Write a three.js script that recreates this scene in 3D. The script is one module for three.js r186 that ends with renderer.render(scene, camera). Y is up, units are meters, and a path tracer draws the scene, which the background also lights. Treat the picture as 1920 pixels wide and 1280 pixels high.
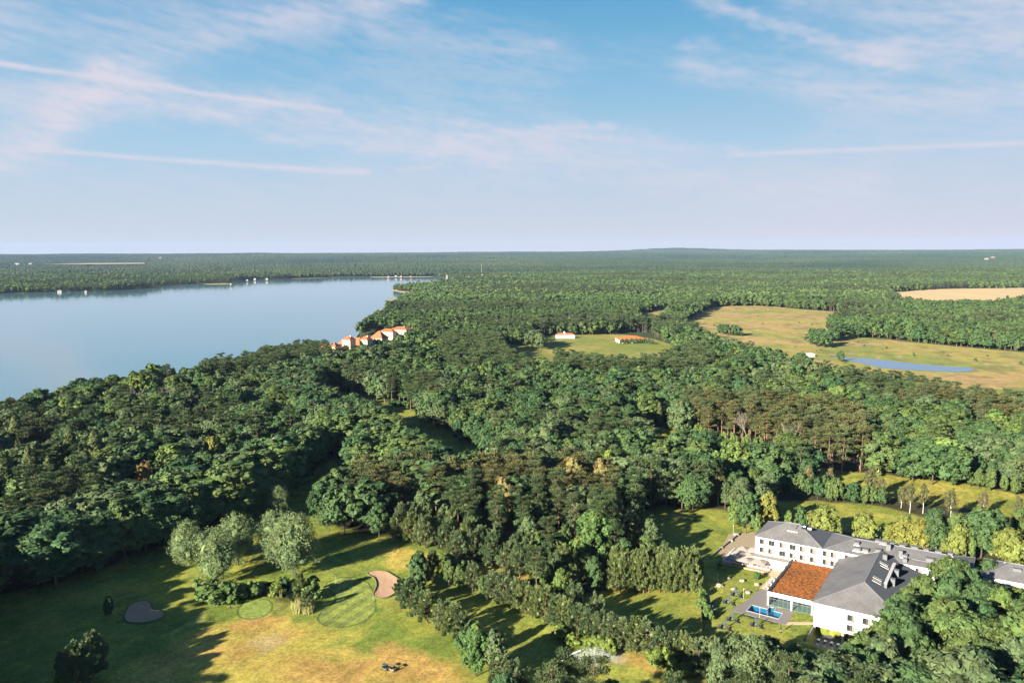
import * as THREE from 'three';
import { mergeGeometries } from 'three/addons/utils/BufferGeometryUtils.js';

// ---------------------------------------------------------------- camera, sky, sun, exposure
const H = 105, F = 1500, PITCH = Math.atan(170 / F), ROLL = -0.0052;   // F in pixels of a 1920 wide frame
const scene = new THREE.Scene();
const camera = new THREE.PerspectiveCamera(2 * Math.atan(640 / F) * 180 / Math.PI, 1.5, 1, 90000);
camera.rotation.order = 'YXZ';
camera.rotation.set(-PITCH, 0, ROLL);
camera.position.set(0, H, 0);
const renderer = new THREE.WebGLRenderer({ antialias: true });
renderer.setSize(1024, 682);
renderer.toneMapping = THREE.LinearToneMapping;
const EXPO = 4;
renderer.toneMappingExposure = EXPO;
renderer.shadowMap.enabled = true;
renderer.shadowMap.type = THREE.PCFSoftShadowMap;
const SUN_AZ = 46 * Math.PI / 180, SUN_EL = 19.5 * Math.PI / 180;
const SUN = new THREE.Vector3(-Math.sin(SUN_AZ) * Math.cos(SUN_EL), Math.sin(SUN_EL), Math.cos(SUN_AZ) * Math.cos(SUN_EL));
const sun = new THREE.DirectionalLight(new THREE.Color().setRGB(1, 0.9, 0.75), 5);
sun.position.copy(SUN).multiplyScalar(1500).add(new THREE.Vector3(0, 0, -500));
sun.target.position.set(0, 0, -500);
sun.castShadow = true;
sun.shadow.mapSize.set(4096, 4096);
Object.assign(sun.shadow.camera, { left: -900, right: 900, top: 900, bottom: -900, near: 10, far: 4000 });
scene.add(sun, sun.target);
scene.fog = new THREE.FogExp2(0x9dbdea, 0.000021);

// ---------------------------------------------------------------- helpers
function mulberry(a) { return () => { a |= 0; a = a + 0x6D2B79F5 | 0; let t = Math.imul(a ^ a >>> 15, 1 | a); t = t + Math.imul(t ^ t >>> 7, 61 | t) ^ t; return ((t ^ t >>> 14) >>> 0) / 4294967296; }; }
const rnd = mulberry(20240611);
const PERM = new Uint8Array(512), VAL = new Float32Array(256);
{ const r = mulberry(77); const p = [...Array(256).keys()]; for (let i = 255; i > 0; i--) { const j = Math.floor(r() * (i + 1)); [p[i], p[j]] = [p[j], p[i]]; } for (let i = 0; i < 512; i++) PERM[i] = p[i & 255]; for (let i = 0; i < 256; i++) VAL[i] = r() * 2 - 1; }
function vnoise(x, y) {
  const xi = Math.floor(x), yi = Math.floor(y), fx = x - xi, fy = y - yi, X = xi & 255, Y = yi & 255;
  const u = fx * fx * (3 - 2 * fx), v = fy * fy * (3 - 2 * fy);
  const a = VAL[PERM[X + PERM[Y]]], b = VAL[PERM[X + 1 + PERM[Y]]], c = VAL[PERM[X + PERM[Y + 1]]], d = VAL[PERM[X + 1 + PERM[Y + 1]]];
  return (a + (b - a) * u) * (1 - v) + (c + (d - c) * u) * v;
}
function fbm(x, y, o = 4) { let s = 0, a = 0.5; for (let i = 0; i < o; i++) { s += a * vnoise(x, y); x = x * 2.03 + 17.1; y = y * 2.03 + 5.7; a *= 0.5; } return s; }
const clamp = (v, a = 0, b = 1) => v < a ? a : v > b ? b : v;
const sstep = (a, b, v) => { const t = clamp((v - a) / (b - a)); return t * t * (3 - 2 * t); };
const lerp = (a, b, t) => a + (b - a) * t;
const lin = c => { c /= 255; return c <= 0.04045 ? c / 12.92 : ((c + 0.055) / 1.055) ** 2.4; };
const enc = c => Math.round(255 * clamp(c <= 0.0031308 ? c * 12.92 : 1.055 * c ** (1 / 2.4) - 0.055));
// a direction of sight through a pixel of the 1920 x 1280 survey photograph, and the point where it meets height h
const CP = Math.cos(-PITCH), SP = Math.sin(-PITCH), CR = Math.cos(ROLL), SR = Math.sin(ROLL);
function ray(px, py) { const x0 = px - 960, y0 = 640 - py, x = x0 * CR - y0 * SR, y = x0 * SR + y0 * CR, z = -F; return [x, y * CP - z * SP, y * SP + z * CP]; }
function gp(px, py, h = 0) { const d = ray(px, py), t = (h - H) / d[1]; return [d[0] * t, d[2] * t]; }
function proj(x, y, z) { y -= H; const yy = y * CP + z * SP, zz = -y * SP + z * CP; const X = x * F / -zz, Y = yy * F / -zz; return [960 + X * CR + Y * SR, 640 - (-X * SR + Y * CR), -zz]; }
const poly = (pts, h = 0) => { const p = pts.map(q => gp(q[0], q[1], q[2] ?? h)); let x0 = 1e9, x1 = -1e9, z0 = 1e9, z1 = -1e9; for (const [x, z] of p) { x0 = Math.min(x0, x); x1 = Math.max(x1, x); z0 = Math.min(z0, z); z1 = Math.max(z1, z); } return { p, x0, x1, z0, z1 }; };
// distance to the outline of a polygon, negative inside
function sdf(P, x, z, far = 1e9) {
  if (x < P.x0 - far || x > P.x1 + far || z < P.z0 - far || z > P.z1 + far) return far;
  const p = P.p; let d = 1e18, inside = false;
  for (let i = 0, j = p.length - 1; i < p.length; j = i++) {
    const ax = p[j][0], az = p[j][1], bx = p[i][0], bz = p[i][1], ex = bx - ax, ez = bz - az, wx = x - ax, wz = z - az;
    const t = clamp((wx * ex + wz * ez) / (ex * ex + ez * ez)), dx = wx - ex * t, dz = wz - ez * t, q = dx * dx + dz * dz;
    if (q < d) d = q;
    if ((az > z) !== (bz > z) && x < (bx - ax) * (z - az) / (bz - az) + ax) inside = !inside;
  }
  d = Math.sqrt(d); return inside ? -d : d;
}
const RGB = (r, g, b) => new THREE.Color().setRGB(r, g, b);
const ALB = 0.84;   // one scale for the base colours, to suit the exposure
function mat(r, g, b, rough = 0.85, extra = {}) { return new THREE.MeshPhysicalMaterial({ color: RGB(r * ALB, g * ALB, b * ALB), roughness: rough, ...extra }); }
const used = {};
function numbered(name) { const n = used[name] = (used[name] ?? -1) + 1; return n ? name + '_' + String(n).padStart(3, '0') : name; }
function shade(o) { o.castShadow = true; o.receiveShadow = true; return o; }
function tag(o, label, category, group) { o.userData.label = label; o.userData.category = category; if (group) o.userData.group = group; return o; }
function thing(name, label, category, x, y, z, turn = 0, group) { const o = new THREE.Group(); o.name = numbered(name); o.position.set(x, y, z); o.rotation.y = turn; scene.add(o); return tag(o, label, category, group); }
function part(name, geo, m, parent, pos) { const o = shade(new THREE.Mesh(geo, m)); o.name = name; if (pos) o.position.set(...pos); parent.add(o); return o; }
function structure(name, geo, m, label) { const o = shade(new THREE.Mesh(geo, m)); o.name = numbered(name); o.userData.kind = 'structure'; if (label) o.userData.label = label; scene.add(o); return o; }
function stuff(name, o, label) { o.name = numbered(name); o.userData.kind = 'stuff'; o.userData.label = label; scene.add(o); return o; }
function box(w, h, d, x = 0, y = 0, z = 0) { const g = new THREE.BoxGeometry(w, h, d); g.translate(x, y, z); return g; }
function cyl(r0, r1, h, x = 0, y = 0, z = 0, n = 8) { const g = new THREE.CylinderGeometry(r1, r0, h, n); g.translate(x, y + h / 2, z); return g; }
function merge(list) { return mergeGeometries(list.map(g => { const q = g.index ? g.toNonIndexed() : g; for (const k of Object.keys(q.attributes)) if (!['position', 'normal', 'uv'].includes(k)) q.deleteAttribute(k); if (!q.attributes.uv) q.setAttribute('uv', new THREE.BufferAttribute(new Float32Array(q.attributes.position.count * 2), 2)); if (!q.attributes.normal) q.computeVertexNormals(); return q; })); }
function texture(w, h, fn, srgb = true) {   // fn(i, j, out) writes linear colour
  const data = new Uint8Array(w * h * 4), o = [0, 0, 0];
  for (let j = 0; j < h; j++) for (let i = 0; i < w; i++) { fn(i, j, o); const k = (j * w + i) * 4; for (let c = 0; c < 3; c++) data[k + c] = srgb ? enc(o[c] * ALB) : Math.round(255 * clamp(o[c])); data[k + 3] = 255; }
  const t = new THREE.DataTexture(data, w, h, THREE.RGBAFormat); t.magFilter = t.minFilter = THREE.LinearFilter; if (srgb) t.colorSpace = THREE.SRGBColorSpace; t.needsUpdate = true; return t;
}

// ---------------------------------------------------------------- sky: air and high thin cloud
{
  const W = 3072, HH = 1536, data = new Float32Array(W * HH * 4);
  const stops = [[0, 213, 212, 220], [3, 198, 211, 226], [7, 173, 206, 230], [12, 134, 188, 222], [17, 98, 167, 212], [30, 52, 114, 178], [90, 24, 60, 116]].map(s => [s[0], lin(s[1]), lin(s[2]), lin(s[3])]);
  const toA = (px, py) => { const [x, y, z] = ray(px, py); return [Math.atan2(x, -z) * 180 / Math.PI, Math.atan2(y, Math.hypot(x, z)) * 180 / Math.PI]; };
  // [points in photo pixels, half width at start and end in pixels, opacity at start and end, roughness of the edge]
  const bands = [
    [[[190, 165], [400, 203], [600, 226], [800, 254], [1000, 286], [1200, 312], [1400, 345], [1620, 352]], 26, 52, 0.62, 0.42, 1],
    [[[850, 262], [1000, 240], [1150, 234]], 18, 8, 0.5, 0.45, 1],
    [[[480, 264], [700, 274], [950, 292]], 6, 16, 0.4, 0.4, 1],
    [[[1000, 262], [1200, 270], [1390, 278]], 12, 8, 0.4, 0.25, 1],
    [[[190, 140], [150, 185], [90, 240], [20, 276], [-60, 300]], 42, 20, 0.8, 0.8, 1],
    [[[-80, 175], [60, 180], [180, 170]], 30, 30, 0.4, 0.45, 1],
    [[[-60, 108], [200, 147], [400, 178], [640, 209]], 4, 4, 0.85, 0.6, 0.12],
    [[[50, 278], [300, 298], [500, 312], [690, 323]], 3, 5, 0.65, 0.75, 0.1],
    [[[1370, 290], [1600, 279], [2000, 264]], 4, 3, 0.5, 0.8, 0.1],
    [[[748, 317], [815, 314]], 3, 2.5, 0.4, 0.35, 0.15],
    [[[260, 115], [350, 88], [450, 52], [600, 12], [760, -8]], 38, 24, 0.42, 0.5, 1],
    [[[-60, 60], [150, 40], [330, 20]], 50, 40, 0.3, 0.3, 1],
    [[[1310, -10], [1470, 56], [1570, 88], [1700, 114]], 14, 14, 0.5, 0.5, 1],
    [[[1500, -20], [1700, 10], [1920, 30]], 40, 50, 0.4, 0.5, 1],
    [[[1290, 118], [1450, 155], [1560, 174], [1750, 190], [1960, 178]], 20, 28, 0.35, 0.4, 1],
    [[[1630, 95], [1780, 85], [1960, 62]], 24, 24, 0.35, 0.45, 1],
    [[[1018, 76], [1034, 80]], 10, 8, 0.3, 0.3, 1], [[[1285, 90], [1345, 86]], 8, 8, 0.3, 0.25, 1],
    [[[700, 50], [870, 75], [1000, 85]], 18, 12, 0.2, 0.15, 1],
  ].map(b => ({ p: b[0].map(q => toA(q[0], q[1])), w0: b[1] / 26.2, w1: b[2] / 26.2, a0: b[3], a1: b[4], r: b[5] }));
  for (const b of bands) { b.x0 = Math.min(...b.p.map(q => q[0])) - 6; b.x1 = Math.max(...b.p.map(q => q[0])) + 6; }
  for (let j = 0; j < HH; j++) {
    const el = ((j + 0.5) / HH - 0.5) * 180, e = Math.max(0, el);
    let k = 0; while (k < stops.length - 2 && e > stops[k + 1][0]) k++;
    const t = clamp((e - stops[k][0]) / (stops[k + 1][0] - stops[k][0])), g = [1, 2, 3].map(c => lerp(stops[k][c], stops[k + 1][c], t));
    for (let i = 0; i < W; i++) {
      const th = ((i + 0.5) / W - 0.5) * 2 * Math.PI, az = (Math.atan2(Math.cos(th), -Math.sin(th))) * 180 / Math.PI;   // 0 ahead, + to starboard
      let a = 0;
      if (el > 0) {
        const wx = fbm(az * 0.22, el * 0.7) * 2.2, wy = fbm(az * 0.3 + 31, el * 0.9 + 7) * 1.5, fx = fbm(az * 1.3 + 9, el * 3 + 2, 3) * 0.45, fy = fbm(az * 1.6 + 50, el * 3.5, 3) * 0.42;
        let open = 1;
        const streak = 0.5 + 0.9 * fbm(az * 0.55 + el * 1.1, el * 2.6 + az * 0.28, 5) + 0.35 * vnoise(az * 2 + el * 3, el * 8 + az);
        for (const b of bands) {
          if (az < b.x0 || az > b.x1) continue;
          const X = az + (wx * 0.5 + fx) * b.r, Y = el + (wy * 0.5 + fy) * b.r; let best = 1e9, bt = 0;
          for (let s = 0; s < b.p.length - 1; s++) { const [ax, ay] = b.p[s], [bx, by] = b.p[s + 1], ex = bx - ax, ey = by - ay, u = clamp(((X - ax) * ex + (Y - ay) * ey) / (ex * ex + ey * ey)), q = Math.hypot(X - ax - ex * u, Y - ay - ey * u); if (q < best) { best = q; bt = (s + u) / (b.p.length - 1); } }
          const w = lerp(b.w0, b.w1, bt) * 1.1, fall = Math.exp(-((best / w) ** 2) * 1.1);
          open *= 1 - clamp(fall * lerp(b.a0, b.a1, bt) * (b.r > 0.5 ? clamp(0.5 + streak * 0.85, 0.15, 1.3) : 1.0 + 0.4 * streak));
        }
        // the same thin veil goes on all round
        const veil = sstep(0.02, 0.5, fbm(az * 0.06 + 47.3, el * 0.22 + az * 0.02 + 3.1, 5) + 0.12 * streak);
        open *= 1 - veil * 0.26 * clamp(streak + 0.25) * sstep(0.5, 5, el) * (1 - sstep(55, 90, el));
        a = 1 - open;
      }
      const low = 1 - sstep(0, 16, e), side = clamp(az / 33, -1, 1) * (Math.abs(az) < 90 ? 1 : Math.max(0, 2 - Math.abs(az) / 90)), q = (j * W + i) * 4;
      const cl = [lin(219), lin(217), lin(230)], warm = 1 + 0.05 * side * low;
      data[q] = lerp(g[0] * warm, cl[0], a) / EXPO; data[q + 1] = lerp(g[1], cl[1], a) / EXPO; data[q + 2] = lerp(g[2], cl[2], a) / EXPO; data[q + 3] = 1;
    }
  }
  const t = new THREE.DataTexture(data, W, HH, THREE.RGBAFormat, THREE.FloatType); t.mapping = THREE.EquirectangularReflectionMapping; t.magFilter = t.minFilter = THREE.LinearFilter; t.colorSpace = THREE.LinearSRGBColorSpace; t.needsUpdate = true;
  scene.background = t; scene.environment = t;
}

// ---------------------------------------------------------------- lie of the land (outlines surveyed from the photograph, kept in metres)
const HOTEL = { x: 81.7, z: -260.2, ux: 0.83878, uz: 0.54447 };            // corner of the long facade; u runs along it, v away from it
const hotelUV = (x, z) => { const dx = x - HOTEL.x, dz = z - HOTEL.z; return [dx * HOTEL.ux + dz * HOTEL.uz, dx * HOTEL.uz - dz * HOTEL.ux]; };
const hotelXZ = (u, v) => [HOTEL.x + u * HOTEL.ux + v * HOTEL.uz, HOTEL.z + u * HOTEL.uz - v * HOTEL.ux];
const rectUV = (u0, u1, v0, v1) => { const p = [[u0, v0], [u1, v0], [u1, v1], [u0, v1]].map(q => hotelXZ(q[0], q[1])); return { p, x0: Math.min(...p.map(q => q[0])), x1: Math.max(...p.map(q => q[0])), z0: Math.min(...p.map(q => q[1])), z1: Math.max(...p.map(q => q[1])) }; };
const LAKE = poly([[-700, 640], [-300, 575], [-60, 552], [0, 550.5], [110, 548], [200, 545], [270, 541], [318, 534], [430, 531], [437, 529], [452, 525.5], [560, 522], [650, 520], [735, 519], [806, 518.5], [840, 521.5], [850, 535], [800, 540.5], [772, 541], [738, 542.5], [736, 545], [778, 549], [768, 558], [752, 568], [734, 583], [706, 603], [676, 622],
  [648, 628, 14], [620, 632, 18], [500, 648, 20], [400, 665, 20], [280, 681, 20], [150, 701, 20], [0, 732, 20], [-200, 780, 20], [-600, 900, 20]], -1.5);
const LAWNS = {   // mown or rough grass: no wood grows there
  main: poly([[-75, 1290], [-60, 1200], [-40, 1135], [0, 1122], [120, 1102], [220, 1066], [310, 1032], [400, 1004], [480, 978], [545, 935], [596, 894], [645, 852], [680, 849, 5], [648, 900, 4], [600, 945, 2], [572, 982], [625, 1000], [700, 1010], [745, 1028], [800, 1040], [858, 1055], [828, 1062], [800, 1078], [752, 1108], [748, 1128], [790, 1178], [850, 1206], [905, 1290], [930, 1380], [600, 1800], [-150, 1800], [-160, 1500]]),
  strip: poly([[815, 1094], [860, 1112], [930, 1146], [1000, 1178], [1055, 1208], [1120, 1222], [1200, 1234], [1290, 1262], [1380, 1300], [1380, 1360], [960, 1360], [945, 1250], [905, 1215], [870, 1185], [820, 1150], [795, 1108]]),
  glade: poly([[872, 1066], [930, 1078], [1010, 1092], [1018, 1104], [985, 1128], [930, 1108], [880, 1092]]),
  glade2: poly([[1130, 1128], [1200, 1118], [1312, 1120], [1312, 1198], [1240, 1200], [1180, 1180], [1120, 1160]]),
  lawn: poly([[1215, 975], [1262, 958], [1340, 965], [1400, 985], [1425, 1010], [1500, 1060], [1540, 1150], [1540, 1205], [1440, 1200], [1330, 1190], [1318, 1110], [1285, 1075], [1220, 1030], [1205, 1000]]),
  behind: poly([[1440, 945], [1540, 946], [1620, 952], [1700, 968], [1760, 985], [1740, 1002], [1640, 992], [1560, 985], [1460, 965]]),
  ribbon: poly([[1190, 795], [1240, 808], [1320, 836], [1400, 848], [1450, 866], [1560, 888], [1680, 899], [1800, 912], [1920, 933], [2100, 965], [2100, 1000], [1920, 960, 2], [1820, 938, 2], [1700, 920, 2], [1560, 902, 2], [1440, 878, 5], [1350, 860, 7], [1260, 843, 8], [1185, 813, 9]]),
  central: poly([[600, 731], [690, 747], [770, 773], [832, 813], [905, 857], [902, 872, 9], [850, 884, 11], [800, 856, 11], [742, 815, 11], [690, 780, 11], [610, 748, 10]]),
  upper: poly([[930, 644], [985, 649], [1032, 664], [1042, 688, 10], [1000, 684, 14], [960, 664, 14]]),
  range: poly([[998, 631], [1040, 629], [1165, 627], [1235, 638], [1292, 655, 8], [1225, 669, 17], [1130, 669, 17], [1055, 658, 17]]),
  links: poly([[1284, 594, 8], [1340, 575], [1420, 573], [1520, 581], [1665, 592], [1650, 595], [1580, 598], [1548, 612], [1590, 628], [1700, 640], [1800, 650], [1920, 660], [2200, 690], [2200, 800, 15], [1920, 748, 15], [1800, 732, 15], [1690, 710, 15], [1600, 694, 15], [1500, 671, 15], [1400, 648, 15], [1332, 628, 15], [1296, 608, 14]]),
  notch: poly([[1195, 590], [1250, 578], [1262, 584], [1232, 600, 10], [1205, 602, 14]]),
  wheat: poly([[1664, 549], [1760, 542], [1920, 539.5], [2300, 536], [2300, 563, 15], [1920, 560, 15], [1790, 561.5, 15], [1690, 557, 14]]),
};
const POND = poly([[436, 1104], [470, 1093], [520, 1090], [556, 1096], [561, 1112], [552, 1128], [535, 1116], [500, 1112], [452, 1118]]);
const LINKS_POND = poly([[1556, 667], [1590, 670], [1640, 673], [1700, 680], [1780, 687], [1815, 689], [1826, 694], [1800, 697], [1720, 694], [1660, 690], [1620, 682], [1585, 674]]);
const SAND = {
  heart: poly([[234, 1163], [236, 1146], [248, 1132], [268, 1127], [282, 1131], [286, 1142], [308, 1150], [300, 1160], [270, 1168], [245, 1168]]),
  kidney: poly([[689, 1076], [700, 1071], [722, 1072], [738, 1080], [748, 1088], [746, 1106], [730, 1119], [712, 1122], [701, 1118], [706, 1098], [701, 1084]]),
  slip: poly([[464, 1027], [482, 1022], [488, 1026], [474, 1033], [463, 1034]]),
};
const NOTREES = [rectUV(-13, 66, -3, 17), rectUV(8, 52, -46, 0), rectUV(62, 90, 2, 22)];
const RUN = rectUV(-12, 52, -52, 18);

// rise and fall of the ground near the course
function knoll(x, z) {
  const [u, v] = hotelUV(x, z);
  let k = sstep(0, 25, Math.max(-14 - u, u - 75, -52 - v, v - 20));
  for (const s of Object.values(SAND)) k *= sstep(2, 12, sdf(s, x, z, 13));
  const p = sdf(POND, x, z, 16);
  let y = (fbm(x / 34, z / 34, 2) * 1.5 + fbm(x / 11 + 7, z / 11, 2) * 0.3) * k * sstep(1, 14, p) * (1 - sstep(250, 300, Math.abs(x)) * 0.7) * sstep(-540, -460, z);
  if (p < 3) y -= 1.1 * sstep(3, -1.5, p);
  const l = sdf(LAKE, x, z, 20); if (l < 8) y = lerp(y, -5, sstep(8, -8, l));
  if (u > 27.4 && u < 47 && v < -34 && v > -47) y = -3.1;                                   // sunken terrace
  if (u > 7.4 && u < 19.2 && v > -39.4 && v < -31.2) y = -2.2;                             // pit of the swimming pool
  return y;
}
function land(x, z) {
  const r = Math.hypot(x, z);
  if (r < 2300) return 0;
  const a = Math.atan2(x, -z);
  let y = sstep(2600, 5200, r) * (3 + 9 * fbm(x / 1500 + 3, z / 1500, 3)) + sstep(5500, 13000, r) * (62 + 26 * fbm(x / 3200 + 11, z / 3200 + 2, 3));
  y += 40 * Math.exp(-(((a - 0.205) / 0.05) ** 2) - (((r - 13400) / 900) ** 2));                 // a long far hill
  y += 16 * Math.exp(-(((a + 0.31) / 0.025) ** 2) - (((r - 13400) / 900) ** 2));
  y += 20 * Math.exp(-(((a + 0.2) / 0.11) ** 2) - (((r - 8200) / 1300) ** 2));
  return Math.max(0, y);
}
const onLake = (x, z, m) => sdf(LAKE, x, z, 400) < m;

// ---------------------------------------------------------------- what the ground is made of
const GR = {
  dry: poly([[180, 1300], [235, 1238], [330, 1196], [430, 1172], [500, 1148], [545, 1152], [600, 1172], [690, 1188], [745, 1200], [820, 1238], [880, 1300]]),
  tee: poly([[446, 1142], [456, 1130], [480, 1124], [502, 1124], [511, 1133], [508, 1147], [490, 1158], [468, 1162], [452, 1159], [446, 1151]]),
  collar: poly([[512, 1120], [528, 1122], [540, 1138], [536, 1152], [520, 1158], [505, 1156], [516, 1144], [514, 1130]]),
  green: poly([[628, 1118], [628, 1128], [618, 1138], [602, 1148], [595, 1160], [600, 1170], [615, 1177], [648, 1178], [684, 1168], [704, 1146], [704, 1116], [690, 1092], [664, 1082], [636, 1084], [612, 1094], [609, 1103], [620, 1108]]),
  mown: poly([[318, 1194], [350, 1162], [380, 1140], [388, 1150], [386, 1166], [360, 1184]]),
  burnt: poly([[700, 1034], [745, 1027], [800, 1038], [862, 1056], [830, 1062], [790, 1060], [745, 1072], [716, 1062], [726, 1046]]),
  orange: poly([[872, 1066], [935, 1074], [1012, 1090], [1014, 1102], [990, 1098], [930, 1092], [880, 1080]]),
  orange2: poly([[1165, 1226], [1200, 1233], [1300, 1264], [1380, 1300], [1380, 1330], [1290, 1290], [1215, 1260], [1160, 1240]]),
};
const SPOTS = [[510, 1166, 7], [455, 1172, 4], [640, 1262, 6], [620, 1275, 8], [690, 1262, 7], [800, 1262, 8], [760, 1240, 5], [560, 1250, 7], [840, 1280, 7], [480, 1210, 6], [390, 1230, 7], [300, 1262, 6], [728, 1218, 4], [540, 1190, 5]].map(s => [...gp(s[0], s[1]), s[2]]);
const GREENS = [[680, 1216, 5], [770, 1216, 5], [640, 1208, 4], [630, 1240, 4], [830, 1215, 5], [418, 1150, 4], [290, 1215, 6], [560, 1160, 3], [700, 1150, 4], [725, 1190, 5]].map(s => [...gp(s[0], s[1]), s[2]]);
const PALE = [...gp(505, 1205), 5];
function ground(x, z, o, fine) {
  const n1 = fbm(x / 9, z / 9, 4), n2 = fbm(x / 2.3 + 40, z / 2.3, 3), n3 = fine ? vnoise(x * 2.1, z * 2.1) * 0.5 + vnoise(x * 4.6, z * 4.6) * 0.35 : vnoise(x * 0.9, z * 0.9) * 0.5;
  let r = 0.046 + 0.02 * n1, g = 0.043 + 0.016 * n1 + 0.012 * n2, b = 0.022;
  const put = (R, G, B, k) => { if (k > 0) { r = lerp(r, R, k); g = lerp(g, G, k); b = lerp(b, B, k); } };
  const edge = n1 * 2.2 + n2 * 0.9;
  let lawn = 0, name = '';
  for (const k of ['main', 'strip', 'glade', 'glade2', 'lawn', 'behind', 'ribbon', 'central', 'upper']) { const d = sdf(LAWNS[k], x, z, 10); if (d < 9) { const q = sstep(8.5, 4, d + edge * 1.6); if (q > lawn) { lawn = q; name = k; } } }
  if (lawn > 0) {
    let dry = 0.28 + 0.5 * n1 + 0.3 * fbm(x / 30 + 9, z / 30, 3);
    if (name === 'main' || name === 'lawn') dry -= 0.12; if (name === 'ribbon') dry += 0.25; if (name === 'strip') dry -= 0.05;
    dry += 0.78 * sstep(5, -6, sdf(GR.dry, x, z, 12) + n1 * 9) + 0.9 * sstep(2, -2, sdf(GR.burnt, x, z, 6) + n1 * 3);
    let burn = 0; for (const s of SPOTS) { const d = Math.hypot(x - s[0], z - s[1]) / s[2]; if (d < 1.8) burn += (1 - sstep(0.2, 1.5, d + n1 * 0.8)) * 0.75; }
    burn += 0.9 * sstep(2, -1, sdf(GR.orange, x, z, 6) + n1 * 3) + 0.9 * sstep(3, -2, sdf(GR.orange2, x, z, 8) + n1 * 4) + 0.3 * sstep(0.5, 0.9, dry) * sstep(0.05, 0.4, fbm(x / 14 + 70, z / 14, 3));
    for (const s of GREENS) { const d = Math.hypot(x - s[0], z - s[1]) / s[2]; if (d < 2) dry -= (1 - sstep(0.3, 1.6, d + n1)) * 0.8; }
    dry = clamp(dry);
    let R = lerp(0.15, 0.36, dry), G = lerp(0.2, 0.3, dry), B = lerp(0.034, 0.062, dry);
    burn = clamp(burn); burn *= 0.68; R = lerp(R, 0.43, burn); G = lerp(G, 0.245, burn); B = lerp(B, 0.08, burn);
    const pl = Math.hypot(x - PALE[0], z - PALE[1]) / PALE[2]; const pk = (1 - sstep(0.3, 1.3, pl + n2)) * 0.5; R = lerp(R, 0.42, pk); G = lerp(G, 0.36, pk); B = lerp(B, 0.2, pk);
    const mow = Math.sin((x * 0.9 + z * 0.43) * 1.35) > 0 ? 1 : -1, mow2 = Math.sin((x * 0.35 - z * 0.93) * 1.5) > 0 ? 1 : -1;
    const cut = (P, mr, mg, mb, ring, stripes) => {
      const d = sdf(P, x, z, 4); if (d > 3) return;
      const q = sstep(0.25, -0.25, d), s = 1 + stripes * mow + stripes * 0.6 * mow2;
      R = lerp(R, mr * s, q); G = lerp(G, mg * s, q); B = lerp(B, mb, q);
      const w = ring * (1 - sstep(0.12, 0.5, Math.abs(d))); R *= 1 - w; G *= 1 - w * 0.8; B *= 1 - w * 0.6;
    };
    if (name === 'main') { cut(GR.collar, 0.19, 0.2, 0.045, 0, 0.12); cut(GR.tee, 0.2, 0.255, 0.055, 0.55, 0.02); cut(GR.green, 0.2, 0.24, 0.055, 0.55, 0.13); cut(GR.mown, 0.24, 0.27, 0.06, 0.12, 0.1); }
    const s = (1 + 0.34 * n2 + 0.4 * n3 + 0.18 * n1) * (1 + (name === 'main' || name === 'strip' || name === 'ribbon' ? 0.035 * mow : 0));
    put(R * s, G * s, B * s, lawn);
  }
  const s2 = 1 + 0.22 * n3; o[0] = r * s2 * 1.0; o[1] = g * s2 * 1.0; o[2] = b * s2 * 0.98;
}
function sheet(name, x0, x1, z0, z1, w, h, cell, fine, label, colour = ground, rise = knoll) {
  const nx = Math.round((x1 - x0) / cell), nz = Math.round((z1 - z0) / cell), g = new THREE.PlaneGeometry(x1 - x0, z1 - z0, nx, nz); g.rotateX(-Math.PI / 2); g.translate((x0 + x1) / 2, 0, (z0 + z1) / 2);
  const p = g.attributes.position; for (let i = 0; i < p.count; i++) p.setY(i, rise(p.getX(i), p.getZ(i))); g.computeVertexNormals();
  const t = texture(w, h, (i, j, o) => colour(lerp(x0, x1, (i + 0.5) / w), lerp(z1, z0, (j + 0.5) / h), o, fine));   // row 0 lies at v = 0, the near side
  return structure(name, g, new THREE.MeshPhysicalMaterial({ map: t, roughness: 0.95, specularIntensity: 0.25 }), label);
}
sheet('golf_course_ground', -230, 230, -330, -160, 2048, 757, 1.6, true, 'mown and dry grass of the golf course with wood floor round it');
sheet('wooded_ground', -430, 430, -640, -330, 2048, 738, 4, false, 'wood floor with grassy fairways between the trees', ground, (x, z) => knoll(x, z));
{ // the country as far as the horizon
  const na = 300, nr = 260, pos = [], uv = [], idx = [], c = [], A = 1.15;
  for (let j = 0; j <= nr; j++) { const r = 60 * (14200 / 60) ** (j / nr); for (let i = 0; i <= na; i++) { const a = -A + 2 * A * i / na, x = Math.sin(a) * r, z = -Math.cos(a) * r; let y = land(x, z); const d = sdf(LAKE, x, z, 60); if (d < 30) y = lerp(y, -5, sstep(14, -14, d)); if (x > -405 && x < 405 && z > -615 && z < -140) y = -9; if (x > -205 && x < 205 && z > -200) y = -9; pos.push(x, y - (r < 2300 ? 0.12 : 0), z); uv.push(x / 60, z / 60); const n = fbm(x / 260, z / 260, 3), m = vnoise(x / 70, z / 70); c.push(0.05 + 0.014 * n, 0.06 + 0.014 * m, 0.03); } }
  for (let j = 0; j < nr; j++) for (let i = 0; i < na; i++) { const k = j * (na + 1) + i; idx.push(k, k + 1, k + na + 1, k + 1, k + na + 2, k + na + 1); }
  const g = new THREE.BufferGeometry(); g.setAttribute('position', new THREE.Float32BufferAttribute(pos, 3)); g.setAttribute('uv', new THREE.Float32BufferAttribute(uv, 2)); g.setAttribute('color', new THREE.Float32BufferAttribute(c, 3)); g.setIndex(idx); g.computeVertexNormals();
  structure('ground', g, new THREE.MeshPhysicalMaterial({ vertexColors: true, roughness: 1, specularIntensity: 0.1 }), 'flat wooded country reaching to the horizon');
}
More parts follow.
